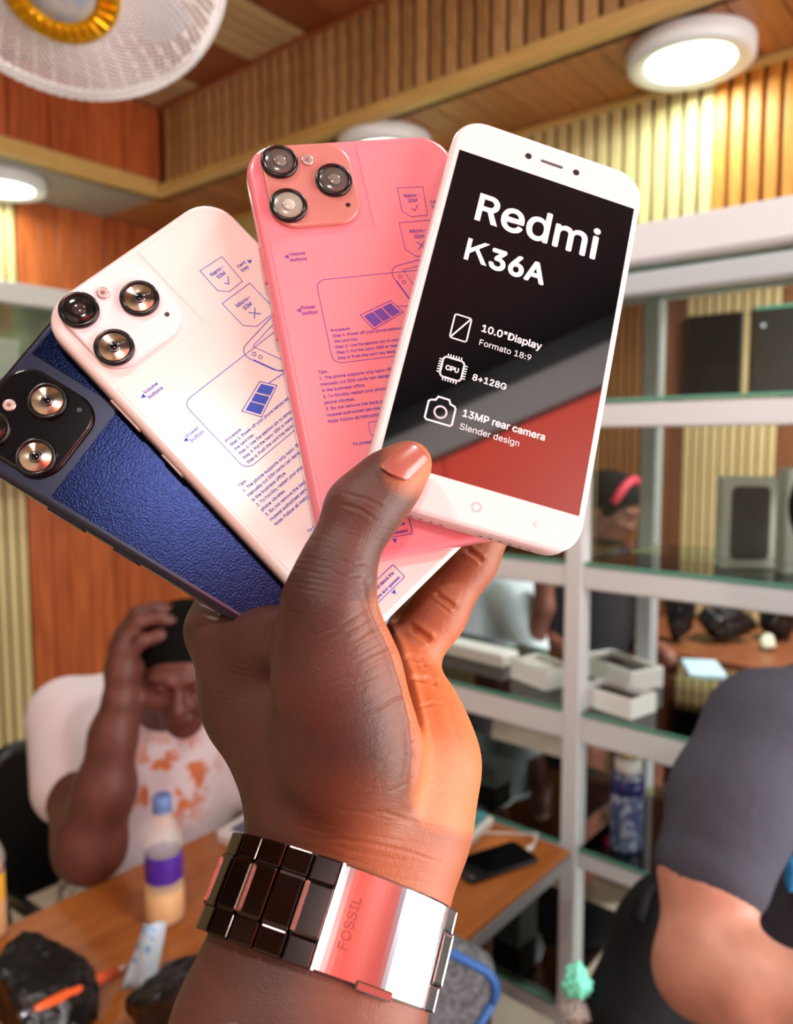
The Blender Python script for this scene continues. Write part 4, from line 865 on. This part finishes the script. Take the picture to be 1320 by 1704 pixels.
def arc(ph, d, s):
    for _ in range(20): ph += s * d / 20 / math.hypot(A_ * math.sin(ph), B_ * math.cos(ph))
    return ph
lme = box_me('link', (-.5, -.5, -.5), (.5, .5, .5), .07, 2)
def piece(name, ph, ln, al, wd_, th, out, m_, me_=lme):
    key = me_.name + m_.name
    if key not in MESHC: c = me_.copy(); c.materials.clear(); c.materials.append(m_); MESHC[key] = c
    o = bpy.data.objects.new(name, MESHC[key]); COL.objects.link(o); o.matrix_world = wmat(ph, out, al) @ Matrix.Diagonal((ln, wd_, th, 1)); o.parent = wt; o.matrix_parent_inverse = parent_inv(wt); return o
MESHC = {}
ph = math.radians(95); i = 0
while ph < math.radians(245):
    c = arc(ph, L0 / 2, 1)
    for sg in (-1, 1): piece('outer_link', c, L0 * .97, sg * (HW - .0032), .0062, .0030, .0004, M_GUN)
    piece('centre_link', arc(c, L0 * .0, 1), L0 * .97, 0, .0134, .0034, .0008, M_GUN)
    if i % 2 == 0: piece('rose_pin', arc(c, L0 * .40, 1), .0012, 0, .0120, .0012, .0026, M_COP)
    ph = arc(ph, L0, 1); i += 1
ph = math.radians(33)
while ph > math.radians(-68):
    c = arc(ph, L0 / 2, -1)
    for sg in (-1, 1): piece('outer_link', c, L0 * .95, sg * (HW - .0032), .0062, .0030, .0004, M_SILV)
    piece('centre_link', c, L0 * .95, 0, .0134, .0034, .0008, M_SILV); ph = arc(ph, L0, -1)
# clasp plate
v = []; f = []; n_ = 24; pa, pbb = math.radians(94), math.radians(33)
prof = [(-HW, -.0008), (-HW, .0016), (-HW + .0006, .0022), (HW - .0006, .0022), (HW, .0016), (HW, -.0008)]
for i in range(n_ + 1):
    ph = pa + (pbb - pa) * i / n_
    for al, o_ in prof: v.append(wpt(ph, o_, al)[0])
for i in range(n_):
    for j in range(6): k_ = (j + 1) % 6; f.append((i * 6 + j, i * 6 + k_, (i + 1) * 6 + k_, (i + 1) * 6 + j))
f += [tuple(range(6)), tuple(range(n_ * 6 + 5, n_ * 6 - 1, -1))]
cl = link('clasp', mesh('clasp', v, f), M_SILV, wt)
bm = bmesh.new(); bm.from_mesh(cl.data); bmesh.ops.recalc_face_normals(bm, faces=bm.faces); bm.to_mesh(cl.data); bm.free()
pf = Print(); pf.text('FOSSIL', 0, -.0011, width=.0125, align='c', bold=.01)
Mt = wmat(math.radians(84.5), .00236, 0) @ Matrix.Rotation(-math.pi / 2, 4, 'Z')
pf.build('engraving', mat('engraved_steel', (150, 96, 92), .35, 1.0), cl, Mt, 0)
link('clasp_edge', box_me('clasp_edge', (-.0004, -HW, -.001), (.0004, HW, .0024), .0002), M_SILV, cl, wmat(math.radians(94.5), 0, 0))
link('latch', box_me('latch', (-.0055, -.0012, -.0012), (.0055, .0012, .0012), .0004), M_SILV, cl, wmat(math.radians(66), .0014, HW - .0004))
# watch case on the far side of the wrist
Mc = wmat(math.radians(268), .002, 0)
cs = lathe('case', [(.019, -.002), (.021, 0), (.021, .006), (.019, .008)], M_GUN, wt, Mc, 36); lathe('bezel', [(.0185, .008), (.018, .0095), (.0165, .0095)], M_SILV, wt, Mc, 36); lathe('dial', [(.0165, .0088), (.0164, .0090)], M_BLACK, cs, Mc, 36)
lathe('crown', [(.003, 0), (.003, .004)], M_SILV, wt, Mc @ Matrix.Translation((.021, 0, .003)) @ Matrix.Rotation(math.pi / 2, 4, 'Y'), 14)

# ================================================================== fan
fc = W(105, -78, 1.068); fa = d2w(np.array([.238, 1.843, -.85])); fa /= np.linalg.norm(fa)
fx = np.cross(fa, [0, 0, 1.]); fx /= np.linalg.norm(fx); fy = np.cross(fa, fx)
MF = Matrix(((fx[0], fy[0], fa[0], fc[0]), (fx[1], fy[1], fa[1], fc[1]), (fx[2], fy[2], fa[2], fc[2]), (0, 0, 0, 1)))
fan = empty('ceiling_fan', matrix=Matrix.Translation((fc[0], fc[1], ZT))); tag(fan, 'white caged fan with gold centre badge hanging at upper left', 'fan')
M_FAN = mat('fan_white', (226, 222, 222), .4); RF = .215
tube('rim', [(RF * math.cos(a), RF * math.sin(a), 0) for a in np.linspace(0, 2 * math.pi, 65)], .008, M_FAN, fan, 10, MF)
def dome(r): return .075 * math.sqrt(max(0, 1 - (r / RF) ** 2)) ** 1.0 + .004
v = []; f = []
for sgn in (1, -1):
    for i in range(84):
        pts = []
        for s in np.linspace(0, 1, 15): r = .055 + (RF - .055) * s; a = 2 * math.pi * i / 84 + sgn * 1.1 * s; pts.append((r * math.cos(a), r * math.sin(a), dome(r) + .0006 * sgn))
        tv, tf = tube_vf(pts, .0012, 4); b0 = len(v); v += tv; f += [tuple(q + b0 for q in z) for z in tf]
o = link('front_grille', mesh('front_grille', v, f), M_FAN, fan, MF); o['kind'] = 'stuff'
v = []; f = []
for i in range(48):
    pts = []
    for s in np.linspace(0, 1, 9): r = .05 + (RF - .05) * s; a = 2 * math.pi * i / 48 + .3 * s; pts.append((r * math.cos(a), r * math.sin(a), -.085 * math.sqrt(max(0, 1 - (r / RF) ** 2)) - .004))
    tv, tf = tube_vf(pts, .0014, 4); b0 = len(v); v += tv; f += [tuple(q + b0 for q in z) for z in tf]
o = link('rear_grille', mesh('rear_grille', v, f), M_FAN, fan, MF); o['kind'] = 'stuff'
M_GOLD = mat('gold_plastic', (232, 176, 28), .22, .75)
bd = lathe('badge', [(.074, dome(.07) - .002), (.078, dome(.07) + .004), (.072, dome(.07) + .010), (.050, dome(.05) + .004), (.046, dome(.05) + .001)], M_GOLD, fan, MF, 48)
for i in range(28):
    a = 2 * math.pi * i / 28; link('rib', box_me('rib', (.050, -.0022, dome(.06) + .004), (.072, .0022, dome(.06) + .0105), .001), M_GOLD, bd, MF @ Matrix.Rotation(a, 4, 'Z'))
lathe('badge_disc', [(.047, dome(.05)), (.045, dome(.05) + .003), (.02, dome(.05) + .006)], mat('badge_blue_grey', (150, 160, 180), .3, rgb2=(190, 184, 170), scale=60), bd, MF, 36)
M_BLADE = mat('fan_blade', (140, 142, 156), .35)
for i in range(3):
    v = []; f = []
    for j in range(9):
        r = .03 + .155 * j / 8; w_ = .035 + .05 * math.sin(math.pi * min(1, j / 8 * .8 + .1))
        for q in range(7): a = (q / 6 - .5) * w_ / max(r, .06) * 1.6; v.append((r * math.cos(a), r * math.sin(a), -.02 + (q / 6 - .5) * .035))
    for j in range(8):
        for q in range(6): f.append((j * 7 + q, (j + 1) * 7 + q, (j + 1) * 7 + q + 1, j * 7 + q + 1))
    bl_ = link('blade', mesh('blade', v, f), M_BLADE, fan, MF @ Matrix.Rotation(2 * math.pi * i / 3 + .4, 4, 'Z'), True); bl_.modifiers.new('t', 'SOLIDIFY').thickness = .002
lathe('hub', [(.028, -.045), (.032, -.04), (.032, .0), (.024, .012), (.006, .018)], M_FAN, fan, MF, 28); lathe('motor_housing', [(.045, -.19), (.062, -.17), (.066, -.10), (.05, -.088)], M_FAN, fan, MF, 28)
mo = np.array(MF @ Vector((0, 0, -.14))); tube('down_rod', [mo, mo + np.array([0, 0, .05]), (mo[0], mo[1], ZT - .02)], .012, M_FAN, fan); lathe('ceiling_mount', [(.02, -.05), (.05, -.03), (.055, 0)], M_FAN, fan, Matrix.Translation((mo[0], mo[1], ZT)), 28)

# ================================================================== people in the room
M_HAIR = MATS['black_hair']
M_SKIN2 = skin('dark_brown_skin', (92, 50, 42), (112, 64, 54), (150, 96, 80), 60, .1); M_SKIN3 = skin('warm_brown_skin', (176, 122, 102), (196, 140, 120), (214, 156, 138), 80, .12); M_SKIN4 = skin('brown_skin_far', (110, 66, 52), (130, 82, 66), (150, 96, 80), 60, .1)
# --- man at the table, head resting on his hand
mn = empty('person', tuple(W(245, 1300, 1.75) * [1, 1, 0])); tag(mn, 'person in white printed T-shirt resting their head on one hand at the table', 'person')
hc = W(308, 1112, 1.50); hf = -_h * .95 + RIGHT * .12 - _z * .30
Ah = frame(hf, _z)
hipm = W(245, 1300, 1.78).copy(); hipm[2] = .56
sk = head_prims(hc, Ah, 1.0)
sk += wchain([(*(hc - Ah[:, 1] * .03 - Ah[:, 2] * .03), .058), (*W(255, 1195, 1.70), .062)], .03)
sk += chain([(112, 1200, 1.66, 50), (120, 1300, 1.55, 48), (148, 1408, 1.445, 50)], .02)
sk += chain([(152, 1410, 1.445, 52), (176, 1310, 1.435, 42), (188, 1225, 1.43, 31), (198, 1165, 1.42, 26)], .045) + chain([(198, 1165, 1.42, 25), (203, 1115, 1.42, 27), (206, 1078, 1.42, 25)], .012) + chain([(208, 1150, 1.43, 22), (222, 1110, 1.44, 20)], .012)
for q in ([(203, 1068, 1.42, 14), (230, 1034, 1.42, 12.5), (268, 1027, 1.43, 11.5), (297, 1040, 1.44, 10)], [(214, 1090, 1.41, 14), (236, 1066, 1.41, 12.5), (266, 1058, 1.42, 11.5), (292, 1066, 1.43, 10)], [(200, 1060, 1.44, 14), (228, 1022, 1.45, 13), (260, 1012, 1.46, 12), (285, 1018, 1.47, 11)], [(206, 1062, 1.45, 13), (232, 1040, 1.46, 12), (262, 1038, 1.47, 11), (282, 1048, 1.48, 10)]): sk += chain(q, .006)
sk += chain([(218, 1135, 1.44, 14), (236, 1105, 1.47, 12), (246, 1078, 1.49, 11)], .008)
lsh = W(395, 1195, 1.76); lel = lsh + np.array([.03, .03, -.27]); lhd = np.array([lel[0] - .12, 1.44, .66]); pass
sk += wchain([(*lsh, .058), (*lel, .046), (*lhd, .03)], .02)
for i in range(4): a = lhd + np.array([-.0, -.02, 0]) + RIGHT * (.03 + .0 * i) + _h * (.02 * i - .03); sk += wchain([(*lhd, .022), (*a, .013), (*(a + RIGHT * .045 - _z * .01), .010)], .008)
sk += wchain([(*W(245, 1230, 1.75), .12), (*hipm, .13)], .05)
for sg in (-1, 1):
    hx = hipm + np.array([sg * .10, 0, 0]); sk += wchain([(*hx, .085), (hx[0] + sg * .04, hx[1] - .40, .52, .062), (hx[0] + sg * .05, hx[1] - .38, .09, .042), (hx[0] + sg * .06, hx[1] - .52, .035, .032)], .03)
blob('body', sk, .006, M_SKIN2, mn)
M_TEE = mat('white_tee', (240, 232, 240), .85, bump=.5, scale=16, dist=.012)
nt = M_TEE.node_tree; b_ = nt.nodes['Principled BSDF']; N = nt.nodes.new; K = nt.links.new
tc = N('ShaderNodeTexCoord'); vm = N('ShaderNodeVectorMath'); vm.operation = 'DISTANCE'; vm.inputs[1].default_value = tuple(W(285, 1300, 1.62)); K(tc.outputs['Object'], vm.inputs[0])
ns = N('ShaderNodeTexNoise'); ns.inputs['Scale'].default_value = 26; ns.inputs['Detail'].default_value = 3; K(tc.outputs['Object'], ns.inputs['Vector'])
mr = N('ShaderNodeMapRange'); mr.inputs[1].default_value = .06; mr.inputs[2].default_value = .13; mr.inputs[3].default_value = 1; mr.inputs[4].default_value = 0; K(vm.outputs['Value'], mr.inputs[0])
cr = N('ShaderNodeValToRGB'); cr.color_ramp.elements[0].position = .5; cr.color_ramp.elements[1].position = .58; K(ns.outputs[0], cr.inputs[0]); mu = N('ShaderNodeMath'); mu.operation = 'MULTIPLY'; K(mr.outputs[0], mu.inputs[0]); K(cr.outputs[0], mu.inputs[1])
mx = N('ShaderNodeMix'); mx.data_type = 'RGBA'; K(mu.outputs[0], mx.inputs[0]); mx.inputs[6].default_value = lin(240, 230, 238); mx.inputs[7].default_value = lin(226, 132, 84); K(mx.outputs[2], b_.inputs['Base Color'])
sp = chain([(118, 1190, 1.67, 60), (240, 1185, 1.74, 66), (375, 1190, 1.76, 58)], .04) + chain([(225, 1240, 1.74, 116), (235, 1355, 1.79, 126)], .05) + chain([(290, 1240, 1.74, 100), (275, 1355, 1.78, 112)], .05) + chain([(112, 1195, 1.66, 62), (122, 1306, 1.56, 66)], .03) + wchain([(*lsh, .072), (*(lsh * .4 + lel * .6), .066)], .03)
blob('tee_shirt', sp, .008, M_TEE, mn)
tp = wchain([(*(hipm + _z * .04), .155), (*hipm, .16)], .04)
for sg in (-1, 1): hx = hipm + np.array([sg * .10, 0, 0]); tp += wchain([(*hx, .11), (hx[0] + sg * .04, hx[1] - .38, .53, .085), (hx[0] + sg * .05, hx[1] - .36, .36, .08)], .03)
blob('shorts', tp, .010, mat('patterned_shorts', (206, 202, 186), .8, rgb2=(120, 118, 108), scale=45, ramp=(.52, .6)), mn)
blob('hair', hair_prims(hc, Ah, 1.0, .007), .005, M_HAIR, mn)
# chair under him
ch = empty('office_chair', (hipm[0], hipm[1], 0)); tag(ch, 'black chair under the person in the white T-shirt', 'chair')
slab('seat', .44, .42, .06, [(.02, .33), (0, .345), (0, .37), (.02, .385)], M_BLACK, ch, Matrix.Translation((hipm[0], hipm[1], 0)))
slab('backrest', .42, .40, .08, [(.015, -.03), (0, -.015), (0, .01), (.015, .025)], M_BLACK, ch, Matrix.Translation((hipm[0] - .06, hipm[1] + .27, .66)) @ Matrix.Rotation(math.pi / 2 + .12, 4, 'X'))
for sx in (-1, 1):
    tube('armrest', [(hipm[0] + sx * .24, hipm[1] + .18, .36), (hipm[0] + sx * .27, hipm[1] + .16, .58), (hipm[0] + sx * .27, hipm[1] - .12, .60)], .016, M_BLACK, ch)
    for sy in (-1, 1): tube('leg', [(hipm[0] + sx * .17, hipm[1] + sy * .16, .34), (hipm[0] + sx * .20, hipm[1] + sy * .19, 0)], .014, M_BLACK, ch)
# --- person at the right in a dark T-shirt
rp = empty('person', tuple(W(1430, 1500, 1.0) * [1, 1, 0])); tag(rp, 'person in charcoal T-shirt with bent bare arm at the right edge', 'person')
chest = W(1440, 1330, 1.02); pel = chest.copy(); pel[2] = .62; hc = W(1470, 900, 1.0); Ah = frame(-_h * .6 + RIGHT * .6 - _z * .2, _z)
sk = chain([(1262, 1240, .90, 78), (1185, 1440, .84, 76), (1168, 1600, .80, 68)], .03) + chain([(1162, 1622, .80, 64), (1240, 1640, .76, 70), (1370, 1670, .72, 56), (1460, 1670, .70, 42)], .03)
hx = W(1480, 1670, .70)
sk += chain([(1460, 1670, .70, 42), (1520, 1665, .69, 46)], .02)
for i in range(4): sk += chain([(1530, 1640 + 22 * i, .69, 15), (1580, 1640 + 22 * i, .68, 13), (1615, 1655 + 20 * i, .67, 11)], .006)
sk += chain([(1490, 1640, .69, 17), (1530, 1605, .68, 14), (1560, 1600, .67, 12)], .01)
sk += wchain([(*chest, .12), (*pel, .13)], .05) + wchain([(*(chest + _z * .12), .07), (*hc, .06)], .04) + head_prims(hc, Ah)
osh = chest + RIGHT * .26 + _z * .09; oel = osh - _z * .28 + RIGHT * .05; oh = oel - _h * .2 - _z * .05
sk += wchain([(*osh, .06), (*oel, .047), (*oh, .032)], .03)
blob('body', sk, .006, M_SKIN3, rp)
M_CHAR = mat('charcoal_tee', (56, 56, 70), .85, bump=.6, scale=9, dist=.02)
sp = chain([(1272, 1226, .90, 92), (1222, 1330, .87, 95), (1186, 1446, .84, 92)], .03) + wchain([(*W(1290, 1215, .92), .066), (*(chest + _z * .13), .075), (*osh, .07)], .05) + wchain([(*(chest + _z * .02), .150), (*(chest * .5 + pel * .5), .155), (*pel, .16)], .05) + wchain([(*osh, .07), (*(osh * .45 + oel * .55), .062)], .03)
sp += [('C', W(1150, 1490, .835), .030, W(1260, 1560, .85), .030, .006), ('C', W(1100, 1520, .82), .045, W(1220, 1575, .82), .045, .004)]
blob('tee_shirt', sp, .0045, M_CHAR, rp)
blob('hair', hair_prims(hc, Ah), .006, M_HAIR, rp)
tp = wchain([(*(pel + _z * .02), .165), (*(pel - _z * .1), .16)], .04)
for sg in (-1, 1): lg = pel + RIGHT * sg * .1 - _z * .08; tp += wchain([(*lg, .10), (*(lg - _h * .38 + RIGHT * sg * .05), .08), (lg[0] - _h[0] * .36, lg[1] - _h[1] * .36, .10, .06)], .03)
blob('trousers', tp, .012, mat('black_trousers', (20, 20, 24), .85), rp)
q0 = W(1318, 1450, .86); o = crumple('shirt_print', tuple(q0), (.006, .012, .028), mat('blue_print', (40, 150, 220), .6), 5, parent=rp, sub=2)
# stool that carries this person
st = empty('stool', (pel[0], pel[1], 0)); tag(st, 'plain stool under the person in the charcoal T-shirt', 'stool'); lathe('seat', [(.17, .42), (.18, .43), (.18, .45), (.17, .46)], M_BLACK, st, Matrix.Translation((pel[0], pel[1], 0)), 28)
for a in range(4): an = math.pi / 4 + a * math.pi / 2; tube('leg', [(pel[0] + .12 * math.cos(an), pel[1] + .12 * math.sin(an), .42), (pel[0] + .18 * math.cos(an), pel[1] + .18 * math.sin(an), 0)], .013, M_GREY, st)
# black bag, mint and grey cloths in front of the showcase foot
M_BBAG = mat('black_leather', (10, 10, 14), .75, bump=.5, scale=14, dist=.02, inp={'Specular IOR Level': .25})
bg = empty('shoulder_bag', tuple(W(1070, 1640, 1.02) * [1, 1, 0])); tag(bg, 'black bag behind the bare arm at lower right', 'bag')
bq = chain([(1080, 1560, 1.04, 60), (1050, 1700, 1.0, 66), (1045, 1850, .98, 70)], .05) + chain([(1110, 1500, 1.04, 46), (1130, 1700, 1.02, 80), (1130, 1850, 1.0, 80)], .05); blob('bag_body', bq, .008, M_BBAG, bg)
tube('strap', [W(1060, 1530, 1.0), W(1075, 1480, 1.02), W(1110, 1455, 1.06), W(1140, 1480, 1.1)], .010, M_BBAG, bg)
crumple('mint_cloth', tuple(W(962, 1630, 1.0)), (.022, .022, .026), mat('mint', (120, 226, 196), .6), 3, 'small mint green cloth beside the black bag', 'cloth', sub=4, amp=1.6).data.polygons.foreach_set('use_smooth', [True] * 5120)
crumple('grey_cloth', tuple(W(958, 1680, 1.0)), (.03, .03, .022), mat('grey_fabric', (160, 150, 146), .8), 8, 'grey cloth crumpled under the mint cloth', 'cloth', sub=4, amp=1.6).data.polygons.foreach_set('use_smooth', [True] * 5120)
# --- people behind the showcase
w1 = empty('person', tuple(W(1010, 900, 2.85) * [1, 1, 0])); tag(w1, 'person with red headband looking down behind the showcase glass', 'person')
hc = W(1016, 846, 2.85); Ah = frame(-_h * .55 + RIGHT * .75 - _z * .45, _z); ch1 = W(985, 980, 2.95); pl1 = ch1.copy(); pl1[2] = .55
sk = head_prims(hc, Ah) + wchain([(*hc, .055), (*(ch1 + _z * .12), .06)], .04) + wchain([(*ch1, .10), (*pl1, .12)], .05)
arms = []
for sg in (-1, 1): s0 = ch1 + RIGHT * sg * .15 + _z * .08; e0 = s0 - _z * .27 + RIGHT * sg * .02; h0 = e0 - _h * .2 + RIGHT * .03; arms.append((s0, e0, h0)); sk += wchain([(*s0, .05), (*e0, .04), (*h0, .028), (*(h0 - _h * .08), .03)], .03)
sk += [q for sg in (-1, 1) for q in wchain([(*(pl1 + RIGHT * sg * .09), .08), (*(pl1 + RIGHT * sg * .1 - _h * .38), .06), (*((pl1 + RIGHT * sg * .1 - _h * .36) * [1, 1, .15]), .045)], .03)]
blob('body', sk, .008, M_SKIN4, w1); hp_ = hair_prims(hc, Ah, 1.0, .016); hp_ += [('e', hc + Ah @ np.array([0, -.10, .03]), np.array((.07, .06, .07)), Ah, .02)]; blob('hair', hp_, .007, M_HAIR, w1)
tube('headband', [hc + Ah @ np.array([.096 * math.cos(a), .03 + .03 * math.sin(a) * 0, .034 + .098 * math.sin(a)]) for a in np.linspace(.1, math.pi - .1, 16)], .016, mat('red_band', (190, 40, 70), .7), w1)
sp = wchain([(*(ch1 + _z * .03), .125), (*pl1, .145)], .05)
for s0, e0, h0 in arms: sp += wchain([(*(ch1 + _z * .1), .07), (*s0, .062), (*e0, .052)], .04)
blob('dark_top', sp, .010, mat('black_top', (22, 20, 28), .85), w1)
w2_ = empty('person', tuple(W(800, 1000, 2.65) * [1, 1, 0])); tag(w2_, 'person in pale blue shirt bending behind the left showcase bay', 'person')
ch2 = W(815, 985, 2.75); pl2 = W(760, 1120, 2.8); hc = W(830, 860, 2.62); Ah = frame(-_h * .5 + RIGHT * .6 - _z * .5, _z)
sk = head_prims(hc, Ah) + wchain([(*hc, .055), (*(ch2 + _z * .1), .06)], .04) + wchain([(*ch2, .10), (*pl2, .12)], .05); a0_ = W(860, 1000, 2.6); a1_ = W(882, 1078, 2.55); a2_ = W(905, 1010, 2.5)
sk += wchain([(*a0_, .05), (*a1_, .042), (*a2_, .03), (*(a2_ + _z * .08), .034)], .03)
kn = pl2 - _h * .3; sk += wchain([(*pl2, .12), (*kn, .07), (kn[0], kn[1], .08, .045)], .04)
blob('body', sk, .009, M_SKIN4, w2_); blob('hair', hair_prims(hc, Ah), .007, M_HAIR, w2_)
blob('pale_shirt', wchain([(*(ch2 + _z * .04), .145), (*pl2, .16)], .05) + wchain([(*(ch2 + _z * .08), .09), (*a0_, .075), (*a1_, .062)], .04), .010, mat('pale_blue_shirt', (196, 212, 222), .85, bump=.6, scale=9, dist=.02), w2_)
blob('trousers', wchain([(*(pl2 - _z * .02), .165), (*kn, .095), (kn[0], kn[1], .12, .07)], .04), .012, MATS['black_trousers'], w2_)
# table and bags behind the showcase
ft = empty('side_table', (3.15, .5, 0)); tag(ft, 'brown table seen through the showcase with black bags on it', 'table'); box('table_top', (2.85, -.35, .74), (3.5, 1.32, .77), M_REDF, ft, .003)
for x in (2.9, 3.45):
    for y in (-.3, 1.27): box('leg', (x - .025, y - .025, 0), (x + .025, y + .025, .74), M_DRED, ft, .003)
for px, Z, rad, sd_, lab in ((1205, 3.1, (.15, .11, .10), 12, 'wide black bag on the table behind the showcase'), (1128, 3.05, (.07, .07, .13), 15, 'upright black bag left of the wide one behind the showcase'), (1290, 3.1, (.09, .08, .10), 18, 'dark bag at right on the table behind the showcase')):
    q = W(px, 1075, Z); crumple('plastic_bag', (q[0], q[1], .77 + rad[2] * .8), rad, M_BAG, sd_, lab, 'bag', flat=-rad[2] * .79)
q = W(1278, 1078, 2.95); crumple('paper_ball', (q[0], q[1], .77 + .03), (.04, .04, .036), mat('pale_green_paper', (206, 216, 190), .7), 22, 'pale crumpled paper on the table behind the showcase', 'paper', flat=-.029, sub=3)
q = on_plane(1170, 1118, 2, .77); tag(box('blue_packet', (-.09, -.06, 0), (.09, .06, .02), mat('pale_blue_card', (170, 206, 220), .5), None, .004, Matrix.Translation((q[0], q[1], .77)) @ Matrix.Rotation(.5, 4, 'Z')), 'pale blue packet on the table behind the showcase', 'packet')
# black wall screen behind the glass
q = on_plane(1188, 592, 0, XR2 - .03); tv = empty('wall_screen', tuple(q)); tag(tv, 'black square screen on the far wall behind the showcase', 'screen')
box('casing', (q[0] - .01, q[1] - .125, q[2] - .19), (q[0] + .024, q[1] + .125, q[2] + .19), M_BLACK, tv, .006); box('panel', (q[0] - .012, q[1] - .118, q[2] - .182), (q[0] - .0098, q[1] + .118, q[2] + .182), MATS['black_glass'], tv)
q = on_plane(1290, 590, 0, XR2 - .03); pf_ = empty('glass_cabinet', tuple(q)); tag(pf_, 'dark glass cabinet door on the far wall, right of the black screen', 'cabinet')
box('frame_bar', (q[0] - .01, q[1] - .09, q[2] + .20), (q[0] + .024, q[1] + .09, q[2] + .215), M_GEDGE, pf_, .002); box('door', (q[0] - .004, q[1] - .09, q[2] - .20), (q[0] + .024, q[1] + .09, q[2] + .20), mat('smoked_glass', (44, 42, 42), .1), pf_, .003); lathe('knob', [(.008, 0), (.008, .01)], M_ALU, pf_, Matrix.Translation((q[0] - .004, q[1] + .05, q[2] + .13)) @ Matrix.Rotation(-math.pi / 2, 4, 'Y'), 14)
